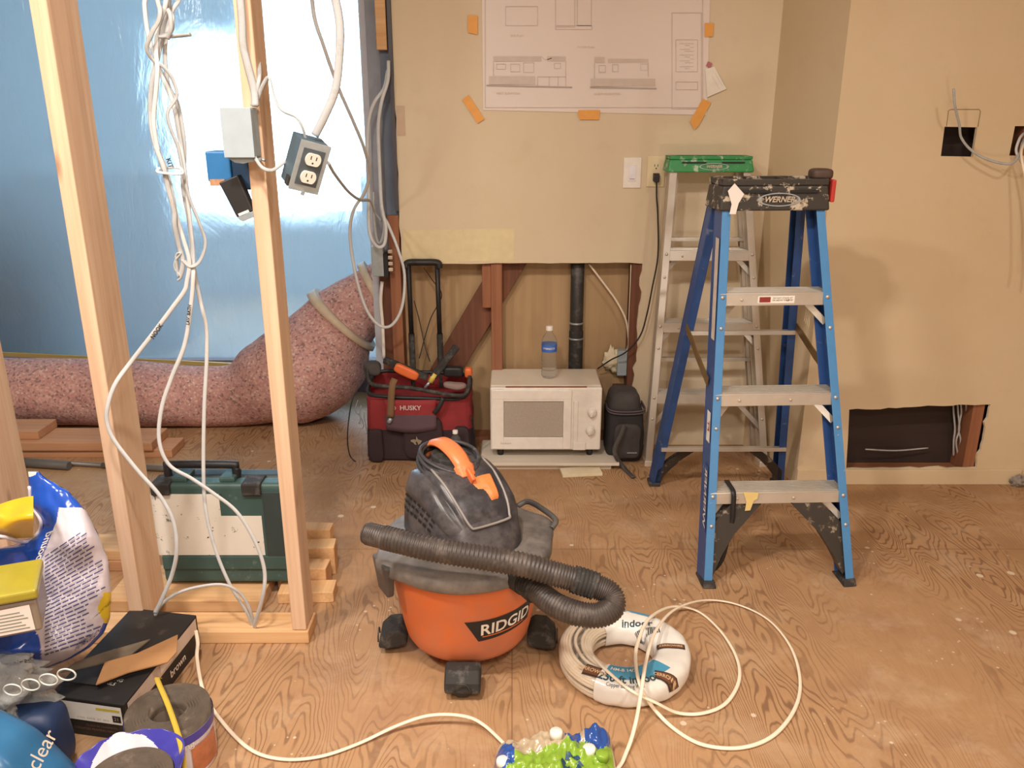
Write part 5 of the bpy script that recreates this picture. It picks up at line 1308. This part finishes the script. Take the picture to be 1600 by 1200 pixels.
# grey box on the brown post
a, b = W(580, 385, 3.30), W(613, 432, 3.30)
t = thing('post_box', ((a.x+b.x)/2, 3.34, b.z), 'small steel switch box full of tape fixed to the post at the wall end', 'electrical box')
MB().box((a.x, 3.30, b.z), (a.x+.045, 3.354, a.z)).build('box_body', M['gal'], t, bevel=.002)
MB().box((a.x+.046, 3.302, b.z-.005), (a.x+.062, 3.35, a.z-.03)).build('box_flange', M['ink'], t)
for k in range(4): lz = b.z+.02+k*.024; MB().box((a.x+.064, 3.30, lz), (a.x+.082, 3.312, lz+.014)).build('clip', M['alud'], t, bevel=.002)
# ================================================================== HANGING CABLES
YC = 1.90
def c3(pts, Y=YC): return [(x, y, Y+(z[0] if z else 0)) for x, y, *z in pts]
R14 = .0052
cable(c3([(272, -60), (262, -20, -.0), (258, 10), (247, 45, .01), (244, 80, .01), (246, 110), (243, 150), (240, 190), (247, 235), (258, 262), (268, 300), (276, 340), (288, 378), (296, 410), (292, 440), (288, 455), (270, 480), (240, 520), (205, 565), (180, 600, -.02), (168, 635, -.03), (168, 662, -.03), (180, 690, -.03), (215, 735, -.03), (250, 775, -.03), (271, 815, -.03), (276, 860, -.03), (268, 900, -.02), (252, 938, -.02), (242, 958, -.02)]), R14, M['cable'], 'white pen-marked cable crossing in front of the left stud down to the black box', flat=.5)
cable(c3([(225, -50, .02), (226, 10, .02), (233, 60, .02), (250, 110, .02), (270, 160, .02), (280, 210, .02), (290, 280, .02), (296, 340, .02), (301, 390, .02), (302, 430, .0), (298, 480), (288, 540), (268, 590), (252, 640), (249, 690), (265, 727), (300, 748), (335, 772), (370, 800, -.0), (398, 845), (413, 890), (411, 930), (399, 972, .03), (398, 982, .05)]), R14, M['cable'], 'white cable swinging left and then down across the green case to the floor plate', flat=.5)
cable(c3([(283, -50, .03), (268, 20, .03), (258, 70, .03), (262, 130, .03), (278, 165, .03), (288, 230, .03), (286, 290, .03), (296, 350, .03), (303, 420, .03), (313, 470, .03), (322, 510, .03), (323, 560, .03), (319, 640, .03), (318, 740, .03), (322, 800, .03), (337, 860, .03), (360, 915, .03), (385, 955, .04), (397, 984, .06)]), R14*.95, M['cable'], 'white cable hanging nearly straight down in front of the green case', flat=.5)
cable([(242, 962, YC), (252, 945, YC), (275, 928, YC), (310, 917, YC), (350, 914, YC), (378, 930, YC+.02), (393, 960, YC+.04), (396, 984, YC+.06)], .0042, M['cable'], 'short cable arching low from the black box to the floor plate', flat=.5)
cable(c3([(240, -40, .01), (250, 20, -.01), (238, 50, -.01), (229, 75, 0), (240, 95, .01), (256, 105, .0), (270, 125), (276, 150), (262, 175), (266, 200), (278, 230), (286, 270), (296, 310), (312, 350), (321, 380), (312, 408), (298, 416), (285, 405)]), R14, M['cable2'], 'greyish cable twisted round the bundle and curling back at its end', flat=.45)
cable(c3([(262, -40, .02), (256, 40, .03), (246, 90, .02), (236, 140, .02), (236, 190, .02), (244, 230, .0), (256, 262, -.01), (262, 290, -.01), (272, 330, -.01), (273, 352, -.01), (280, 385), (286, 410), (280, 432), (276, 400), (283, 396), (274, 408), (274, 420), (283, 432), (278, 438)]), R14*1.1, M['cable2'], 'aged cable of the bundle ending in a small hook above the pen-marked cable', flat=.45)
cable(c3([(268, 20, .02), (270, 30, .01), (267, 50, .01), (250, 58, .0), (270, 57, -.01), (298, 54, -.02)]), .0045, M['cable2'], 'cut cable end sticking out to the right near the top of the bundle', flat=.6)
cable(c3([(262, 15, -.01), (266, 24, -.02), (267, 45, -.02), (262, 60, -.01)]), .005, M['cable2'], 'short curled cable end at the top of the bundle', flat=.6)
cable(c3([(250, 262, -.015), (246, 268, -.02), (262, 271, -.02), (285, 271, -.02), (280, 262, -.01), (262, 262, -.0)]), .0035, M['cable'], 'white tie wrapped round the cable bundle', 'cable tie', flat=.6, name='cable_tie')
# pen marks
mb = MB()
for (px, py, Y, s, sz, ang) in ((245, 518, YC-.008, 'NOOK', .014, 52), (295, 492, YC-.008, 'LAV  BATH', .010, 78), (265, 255, YC-.008, 'KIT', .014, -75)):
    o2 = W(px, py, Y); ca, sa = math.cos(math.radians(ang)), math.sin(math.radians(ang)); m2 = MB()
    text_on(m2, s, sz, frame(o2, (ca, 0, sa), (-sa, 0, ca)), bold=.0004); mb.add(m2.v, m2.f)
tag(mb.build('pen_lettering', M['ink'], recalc=False), 'black handwritten room names on the white hanging cables', 'writing')
# cables running down the right stud
cable([(372, -40, 1.90), (378, 30, 1.90), (380, 70, 1.90), (388, 105, 1.90), (397, 140, 1.90), (399, 166, 1.893)], .0085, M['cable2'], 'thick grey-white cable running down the stud face into the grey junction box', flat=.5)
cable([(395, -40, 2.04), (400, 40, 2.02), (404, 90, 1.98), (405, 120, 1.91), (400, 145, 1.90), (394, 166, 1.90)], .005, M['cable2'], 'thin cable coming round the right side of the stud into the grey box', flat=.5)
cable([(399, 166, 1.905), (408, 140, 1.90), (420, 122, 1.89), (428, 150, 1.87), (440, 172, 1.86), (462, 183, 1.85), (472, 198, 1.85), (478, 218, 1.86)], .0048, M['cable2'], 'short cable linking the grey junction box to the dangling metal box', flat=.6)
cable([(398, 246, 1.88), (410, 262, 1.87), (425, 266, 1.86), (438, 258, 1.87), (446, 252, 1.88)], .0042, M['cable2'], 'small grey cable looping under the grey junction box to the dangling metal box', flat=.6)
cable([(508, -60, 1.86), (522, -10, 1.86), (531, 40, 1.86), (530, 90, 1.86), (524, 140, 1.86), (508, 180, 1.86), (492, 212, 1.865)], .0088, M['cable2'], 'thick cable hanging from above down to the dangling metal box', flat=.5)
# cables by the wall end
cable([(484, -60, 2.6), (490, 20, 2.65), (505, 70, 2.7), (528, 135, 2.8), (552, 190, 2.9), (570, 235, 3.0), (577, 270, 3.1), (570, 300, 3.15), (552, 330, 3.18), (547, 370, 3.2), (556, 430, 3.2), (572, 482, 3.2), (592, 508, 3.2), (612, 508, 3.2), (628, 480, 3.2), (632, 430, 3.2), (622, 390, 3.2), (606, 350, 3.25), (596, 330, 3.28), (594, 280, 3.3)], .0060, M['cable'], 'long thin white cable swinging from the top into a wide loop by the wall end', flat=.6)
cable([(607, 95, 3.33), (606, 125, 3.30), (596, 160, 3.28), (591, 200, 3.28), (593, 260, 3.28), (596, 320, 3.26), (603, 355, 3.25), (600, 382, 3.24), (588, 384, 3.24), (577, 360, 3.26), (576, 300, 3.28), (574, 240, 3.3), (576, 190, 3.3), (585, 160, 3.3), (600, 138, 3.31), (606, 110, 3.33)], .0068, M['cable'], 'white cable doubled down the dark post in a narrow loop', flat=.6)
cable([(513, 255, 1.95), (525, 275, 2.2), (545, 300, 2.6), (562, 312, 2.9), (578, 314, 3.15), (585, 330, 3.25), (596, 345, 3.28)], .0055, M['cable2'], 'cable running from the dangling metal box back to the wall-end post', flat=.6)
cable([(583, 300, 3.30), (585, 345, 3.29), (588, 372, 3.28), (594, 380, 3.28), (600, 360, 3.28), (599, 330, 3.28)], .0055, M['cable2'], 'inner small loop of white cable on the wall-end post', flat=.6)
cable([(597, 440, 3.37), (595, 470, 3.37), (598, 510, 3.37), (600, 560, 3.37)], .007, M['white'], 'pale vertical strip of cable low on the wall-end post', flat=.5)
# ================================================================== BLACK CARTON
h = .10
FL, FR, BR, BL = G(76, 1086, h), G(193, 1102, h), G(307, 961, h), G(203, 951, h)
FL = FR+(FL-FR); BL = BR+(FL-FR)*1.0
dn = V((0, 0, -h))
cart = plain('black_printed_carton', '262322', .6, var=.15, scale=14, dust=(14, .6, .35, .2), dustc='8a7c6c')
card = plain('brown_cardboard', 'a5794e', .85, var=.06)
t = thing('carton', (FL+FR+BR+BL)/4+dn, 'black printed cardboard box with torn open flaps on the floor in front of the studs', 'box')
MB().hexa([p+dn for p in (FL, FR, BR, BL)], [FL, FR, BR, BL]).build('carton_body', cart, t, bevel=.002)
e1 = (FR-FL).normalized(); e2 = (BR-FR).normalized(); nf = V((e1.y, -e1.x, 0)); ns = V((e2.y, -e2.x, 0)); LW = (FR-FL).length; LD = (BR-FR).length
def onf(u, z, off=.0012): return FL+dn+e1*u+V((0, 0, z))+nf*off
def ons(u, z, off=.0012): return FR+dn+e2*u+V((0, 0, z))+ns*off
def ontp(u, v, off=.0012): return FL+e1*u+e2*v+V((0, 0, off))
def qd(fn, u0, u1, v0, v1, name, mat, par, off=.0012): return MB().add([fn(u0, v0, off), fn(u1, v0, off), fn(u1, v1, off), fn(u0, v1, off)], [(0, 1, 2, 3)]).build(name, mat, par, recalc=False)
lb = qd(onf, .008, LW-.008, .044, .092, 'white_label', plain('label_white', 'f2f2ec', .5), t)
qd(onf, .010, .042, .076, .082, 'yellow_mark', plain('label_yellow', 'd6c43a', .5), lb, .0018); qd(onf, LW*.62, LW-.012, .078, .084, 'yellow_mark', plain('label_yellow', 'd6c43a', .5), lb, .0018)
qd(onf, LW-.033, LW-.012, .05, .068, 'code_square', M['ink'], lb, .0018)
mb = MB(); o2 = onf(LW-.0225, .059, .0024); text_on(mb, '21', .013, frame(o2, e1, (0, 0, 1))); text_on(mb, 'STAIN  KNOB  SET  BRN', .0075, frame(onf(LW*.56, .052, .002), e1, (0, 0, 1))); mb.build('label_lettering', M['greyink'], lb, recalc=False)
mb = MB(); text_on(mb, 'COLLATED FRAMING NAILS', .0085, frame(onf(LW*.56, .022, .0016), e1, (0, 0, 1))); text_on(mb, 'CLOUS DE CHARPENTE', .0075, frame(onf(LW*.66, .032, .0016), e1, (0, 0, 1))); mb.build('lettering', plain('dull_brown_print', '7a5a4a', .6), t, recalc=False)
sl = qd(ons, .012, LD-.01, .058, .096, 'side_label', plain('pinkish_white_label', 'cdbcae', .6), t)
mb = MB(); text_on(mb, 'brown', .03, frame(ons(LD*.66, .032, .0016), e2, (0, 0, 1)), bold=.0004); mb.build('lettering', M['white'], t, recalc=False)
qd(ons, LD*.44, LD*.60, .066, .09, 'label_patch', M['paper'], sl, .002)
mb = MB(); cs = ontp(LW*.36, LD*.46, .0015)
for r0 in (.006, .011, .016):
    for k in range(20):
        a, b = 2*PI*k/22, 2*PI*(k+1)/22; mb.add([cs+e1*(r*math.cos(q))*1.2+e2*(r*math.sin(q)*1.2) for r, q in ((r0, a), (r0+.002, a), (r0+.002, b), (r0, b))], [(0, 1, 2, 3)])
text_on(mb, '9.0', .024, frame(cs+e1*.038-e2*.006, e1, e2)); mb.build('spiral_mark', M['greyink'], t, recalc=False)
mb = MB(); text_on(mb, 'FRAMING\nNAILS', .014, frame(ontp(LW*.60, LD*.19), e1, e2)); mb.build('lettering', M['white'], t, recalc=False)
def flap(pts, name, mat, th=.003): 
    P = [G(*q) for q in pts]; return MB().prism(P, (0, 0, th)).build(name, mat, t)
flap([(150, 1071, .118), (164, 1036, .13), (215, 1022, .135), (278, 993, .135), (276, 1020, .125), (262, 1036, .118), (200, 1052, .118)], 'torn_flap', card)
flap([(95, 1052, .125), (118, 1036, .13), (165, 1020, .125), (235, 1000, .106), (205, 1024, .11), (150, 1040, .118)], 'flap_edge', plain('dusty_flap', '6f6252', .8, var=.2, scale=30))
flap([(96, 1066, .102), (155, 1072, .103), (262, 1036, .106), (246, 1030, .112), (180, 1056, .104)], 'black_flap', cart)
# ================================================================== ROLLS IN THEIR WRAPPERS
def roll(c, r, h, label, wrap_h, a0=0, a1=2*PI):
    t = thing('material_roll', (c.x, c.y, 0), label, 'roll'); T = Matrix.Translation((c.x, c.y, 0))
    rm = plain('gritty_brown_roll', '54483c', .8, var=.2, scale=60, dust=(18, .55, .4), dustc='a09080')
    pr = [(r*.40, .004), (r, .004), (r, h)]
    for k in range(9):
        rr = r-(r*.6)*(k+.5)/9; pr += [(rr+.0022, h-.0005), (rr, h-.004-.002*k)]
    pr += [(r*.40, h-.03), (r*.40, .004)]
    MB().lathe(pr, 56, M=T, caps=False).build('roll_body', rm, t)
    MB().lathe([(r*.40, .006), (r*.40, h-.026), (r*.36, h-.024), (r*.36, .006)], 40, M=T, caps=False).lathe([(.0, .02), (r*.36, .02)], 30, M=T, caps=False).build('core', plain('dark_core', '4a3c30', .9), t)
    wp = MB().lathe([(r+.0015, .0), (r+.003, wrap_h*.5), (r+.0025, wrap_h)], 48, M=T, a0=a0, a1=a1, caps=False).build('wrapper', plain('glossy_white_wrap', 'd8d4dc', .25), t, recalc=False)
    MB().lathe([(r+.0042, wrap_h*.82), (r+.0045, wrap_h+.001)], 48, M=T, a0=a0, a1=a1, caps=False).build('purple_band', plain('violet_blue_print', '4440a0', .3), wp, recalc=False)
    MB().lathe([(r+.0046, .01), (r+.0048, wrap_h*.72)], 20, M=T, a0=-.75, a1=.1, caps=False).build('picture_panel', plain('orange_brown_print', 'b5704e', .4, var=.25, scale=40), wp, recalc=False)
    mb = MB(); text_on(mb, 'flashing', .022, lambda x, y: V((c.x+(r+.0052)*math.cos(-1.02+x/r), c.y+(r+.0052)*math.sin(-1.02+x/r), wrap_h*.80+y)), sub=.01); mb.build('lettering', M['white'], wp, recalc=False)
    return t
c1 = G(262, 1108, .13); r1 = roll(c1, .088, .13, 'brown gritty roll standing on end in a white and violet wrapper beside the black carton', .112)
c2 = G(212, 1196, .14); c2 = V((c2.x-.01, min(c2.y-.01, c1.y-.19), 0))
r2 = roll(c2, .082, .125, 'second dark roll in a torn blue and white wrapper at the bottom edge', .12)
mb = MB(); N_ = 60
def torn(u, v):
    a = 2*PI*u; r = .084+.022*v*(1+.5*noise.noise(V((math.cos(a)*2, math.sin(a)*2, 1)))); z = .118+.032*v+.014*noise.noise(V((math.cos(a)*3, math.sin(a)*3, 4)))*v
    return V((c2.x+r*math.cos(a), c2.y+r*math.sin(a), z))
mb.grid(torn, 200, 24, wu=True, mif=lambda u, v: 0 if (math.sin(u*14)+v*1.4 > .4) else 1); mb.build('torn_wrapper', [plain('violet_blue_print', '4440a0', .25), plain('glossy_white_wrap', 'd8d4dc', .25)], r2, recalc=False, solid=.001)
yel = plain('yellow_strap', 'c9ab3a', .5)
a = G(246, 1063, .14)
tag(strapm([a+V((-.004, .02, -.01)), a+V((0, 0, .002)), G(262, 1100, .145), G(276, 1140, .145), V(G(284, 1170, .14)), V(G(287, 1195, .12)), V(G(288, 1230, .09))], .011, .0015).build('yellow_strap', yel), 'yellow plastic strap lying across the top of the standing brown roll', 'strap')
# ================================================================== BLUE AND WHITE SACK
def itp(tab, y):
    if y <= tab[0][0]: return tab[0][1]
    for (a, va), (b, vb) in zip(tab, tab[1:]):
        if y <= b: return va+(vb-va)*(y-a)/(b-a)
    return tab[-1][1]
XR_ = [(736, 60), (745, 68), (768, 108), (800, 136), (840, 156), (880, 170), (930, 174), (965, 172), (990, 162), (1012, 140), (1030, 110), (1046, 70), (1054, 20), (1056, -20)]
XL_ = [(736, 44), (760, 46), (790, 50), (812, 62), (824, 66), (838, 54), (852, 20), (860, -20), (880, -90), (1056, -120)]
def bagY(px, py, side):
    xl_, xr2 = itp(XL_, py), itp(XR_, py); k = (px-xl_)/max(1, xr2-xl_)
    kk = max(0, 1-abs(2*k-1)**2.4)**.5; kv = min(1, (py-736)/120)*min(1, max(0, (1056-py)/40))**.5
    low = max(0, min(1, (py-930)/90))
    f = .062*kk*kv
    if side > 0: return 1.64+f+.0
    return 1.64-f-.10*low*max(0, 1-max(0, px-20)/140)*kv + .012*noise.noise(V((px*.02, py*.02, 0)))
def bagp(px, py, off=0, side=-1):
    return W(px, py, bagY(px, py, side)+off)
def bagmat(px, py):
    bx = itp([(736, 400), (790, 400), (793, 92), (815, 88), (860, 70), (885, 57), (980, 52), (1000, 62), (1056, 68)], py)
    if py < 790+max(0, (px-92))*.12: return 0
    if px < bx: return 0
    if py > 975 and px > itp(XR_, py)-7: return 0
    if 926 < py < 975 and px > 152+abs(py-950)*.45: return 2
    return 1
blum = plain('glossy_blue_sack', '2350b4', .18, var=.06, scale=9, bump=.15); whm = plain('glossy_white_sack', 'd3ccd6', .22, var=.04, scale=9, bump=.15); yem = plain('yellow_print', 'dcc030', .3)
t = thing('compound_sack', bagp(60, 1050), 'crumpled blue and white plastic sack covered in small print at the left edge', 'sack')
def gridpx(side):
    def f(u, v):
        py = 737+318*v; a, b = itp(XL_, py), itp(XR_, py); px = a+(b-a)*u
        return bagp(px, py, 0, side)+V((0, .003*noise.noise(V((px*.09, py*.05, side))), 0))
    return f
def mf(u, v):
    py = 737+318*v; a, b = itp(XL_, py), itp(XR_, py); return bagmat(a+(b-a)*u, py)
MB().grid(gridpx(-1), 110, 130, mif=mf).build('sack_front', [blum, whm, yem], t, recalc=False)
MB().grid(gridpx(1), 30, 50).build('sack_back', blum, t, recalc=False)
# white top seal, yellow lining seen through the mouth
MB().add([bagp(44, 737, -.001), bagp(60, 737, -.001), bagp(62, 745, -.001), bagp(45, 745, -.001)], [(0, 1, 2, 3)]).build('seal_edge', M['white'], t, recalc=False)
def lining(u, v):
    x = -60+(112)*u; top = 775+40*(1-u)**1.5; bot = 846-6*u
    py = top+(bot-top)*v; return W(x, py, 1.585-.05*math.sin(PI*v)+.02*noise.noise(V((x*.03, py*.05, 3))))
MB().grid(lining, 24, 14).build('yellow_lining', plain('yellow_lining', 'd8ae28', .35, var=.1, scale=10), t, recalc=False)
rim_ = crm([bagp(46, 760, -.004), bagp(50, 790, -.004), bagp(64, 814, -.006), bagp(60, 832, -.006), bagp(40, 847, -.008), W(0, 838, 1.535), W(-50, 838, 1.54)], 6)
MB().tube(rim_, .004, 6).build('mouth_edge', whm, t)
# small print
ikb = plain('indigo_print', '4a4a78', .5); mb = MB(); random.seed(21)
for k in range(26):                          # slanting lines of print on the right
    y0 = 815+k*7.2
    for s in (0, 1):
        x = 96+12*math.sin(k*.7) if s == 0 else 0
    ang = math.radians(-34+k*.6); x = 70; L_ = 0
    while True:
        seg = random.uniform(5, 15); x1 = x+seg
        ya, yb = y0+(150-x)*math.tan(-ang)*1.0, y0+(150-x1)*math.tan(-ang)
        if x1 > itp(XR_, min(ya, yb))-8 or x1 > 168: break
        if 800 < yb and ya < 1030 and bagmat(x, ya) == 1 and bagmat(x1, yb) == 1 and not (140 < x1 and 930 < yb < 975) and bagmat(x1, yb+4) == 1 and x > 62:
            mb.add([bagp(x, ya, -.004), bagp(x1, yb, -.004), bagp(x1, yb+2.1, -.004), bagp(x, ya+2.1, -.004)], [(0, 1, 2, 3)])
        x = x1+2.2
mb.build('small_print', ikb, t, recalc=False)
def bagtext(s, size, px, py, deg, mat, bold=0):
    ca, sa = math.cos(math.radians(deg)), math.sin(math.radians(deg)); mb = MB()
    text_on(mb, s, size, lambda x, y: bagp(px+x*ca+y*sa, py-(y*ca-x*sa) if False else py-(x*sa+y*ca) if False else py-(x*sa)-(y*ca), -.006), bold=bold); mb.build('lettering', mat, t, recalc=False)
bagtext('compound', 19, 63, 868, 68, M['white'], .3); bagtext('MADE IN\nTURKEY', 11, 136, 1000, 33, ikb, .3)
bagtext('EASY\nPRO TIP', 10, 163, 950, 40, M['ink'], .2)
# ---- clear container with a yellow-green lid
fr_ = W(57, 921, 1.40); wdv = V((-.93, -.37, 0)).normalized(); dpv = V((-.40, .92, 0)).normalized()
def cq(u, v, z): return V((fr_.x, fr_.y, 0))+wdv*u+dpv*v+V((0, 0, z))
def cbox(u0, u1, v0, v1, z0, z1): return MB().hexa([cq(u1, v0, z0), cq(u0, v0, z0), cq(u0, v1, z0), cq(u1, v1, z0)], [cq(u1, v0, z1), cq(u0, v0, z1), cq(u0, v1, z1), cq(u1, v1, z1)])
zt2 = fr_.z
t = thing('plastic_container', cq(.1, .07, zt2-.095), 'clear plastic container with a translucent yellow lid resting against the sack', 'container')
cbox(.004, .22, .006, .125, zt2-.095, zt2-.024).build('tub', plain('cloudy_clear_tub', '8f8272', .25, Alpha=.85), t, bevel=.006)
cbox(0, .224, 0, .132, zt2-.022, zt2).build('lid', plain('olive_yellow_lid', 'b3a63a', .25, Transmission_Weight=.25), t, bevel=.006, seg=3)
lb = MB().add([cq(.016, .0045, zt2-.088), cq(.20, .0045, zt2-.088), cq(.20, .0045, zt2-.036), cq(.018, .0045, zt2-.032)], [(0, 1, 2, 3)]).build('paper_label', M['paper'], t, recalc=False)
mb = MB()
for k in range(6): z = zt2-.082+k*.0072; u0 = .024+.006*(k % 3); mb.add([cq(u0, .004, z), cq(.19, .004, z+.001), cq(.19, .004, z+.003), cq(u0, .004, z+.002)], [(0, 1, 2, 3)])
mb.build('label_print', plain('green_grey_print', '6f8072', .6), lb, recalc=False)
# ---- blue bag standing below and clear packaging
bb = plain('glossy_light_blue_bag', '2f6690', .3, var=.3, scale=7, bump=.3)
bc_ = V((-1.035, 1.285, .17))
t = thing('blue_bag', (bc_.x, bc_.y, 0), 'shiny blue plastic bag with white lettering in the bottom left corner', 'bag')
def bbf(p):
    e = .75; pw = 2/e; L = max(abs(p.x), abs(p.y), abs(p.z)); nn = (abs(p.x)**pw+abs(p.y)**pw+abs(p.z)**pw)**(1/pw); q = p*(L/nn) if nn > 0 else p
    kz = 1-.40*max(0, (q.z+.2))**1.2; r = V((bc_.x-.06*(q.z)+q.x*.16*kz, bc_.y+q.y*.10*kz, bc_.z+q.z*.172)); k = .030*(.35-abs(noise.noise(V((r.x*15+r.z*9, r.y*9, r.z*6)))))+noise.noise(r*9)*.03+noise.noise(V((r.x*30+r.z*22, r.y*20, r.z*14)))*.013
    return V((r.x+k, r.y-k*.6, max(.001, r.z+k*.5)))
rbox(bbf).build('bag_body', bb, t, recalc=False)
mb = MB()
def onbb(x, y):
    px, py = 66+x, 1172-y; w0 = W(px, py, 1.175); return w0
cc4 = MB(); ca, sa = math.cos(math.radians(62)), math.sin(math.radians(62))
text_on(cc4, 'clear', 34, lambda x, y: onbb(x*ca-y*sa, x*sa+y*ca)); cc4.build('lettering', M['white'], t, recalc=False)
clp = NT('crumpled_clear_packaging'); ff = clp.noise(16, 4, .65); clp.bump(ff, .8, .02); clp.set(clp.mix(ff, 'b4b8b4', 'dfe2e0'), .08, 0, Alpha=.5, Coat_Weight=.8); clp = clp.mat
pcn = V((-1.14, 1.475, .215))
t = tag(blob(pcn, .10, .5, 10, (1.55, .75, .8), 6, 26).build('clear_packaging', clp), 'crumpled clear plastic packaging under the sack at the left edge', 'packaging')
mb = MB()
for k in range(4):
    p = W(20+k*28, 1078-k*8, 1.385); mb.tube(crm([p+V((.018*math.cos(a), 0, .013*math.sin(a))) for a in [2*PI*j/8 for j in range(8)]], 3, True), .0018, 5, closed=True)
tag(mb.build('bubble_rings', plain('milky_ridges', 'cfd2cc', .2)), 'pale raised ridges on the crumpled clear packaging', 'packaging')
tag(soft((-1.03, 1.46, .09), (.075, .05, .088), .5, .006, 12, 3).build('blue_carton', plain('dark_blue_print', '1f3458', .5)), 'dark blue package under the clear packaging beside the black carton', 'package')
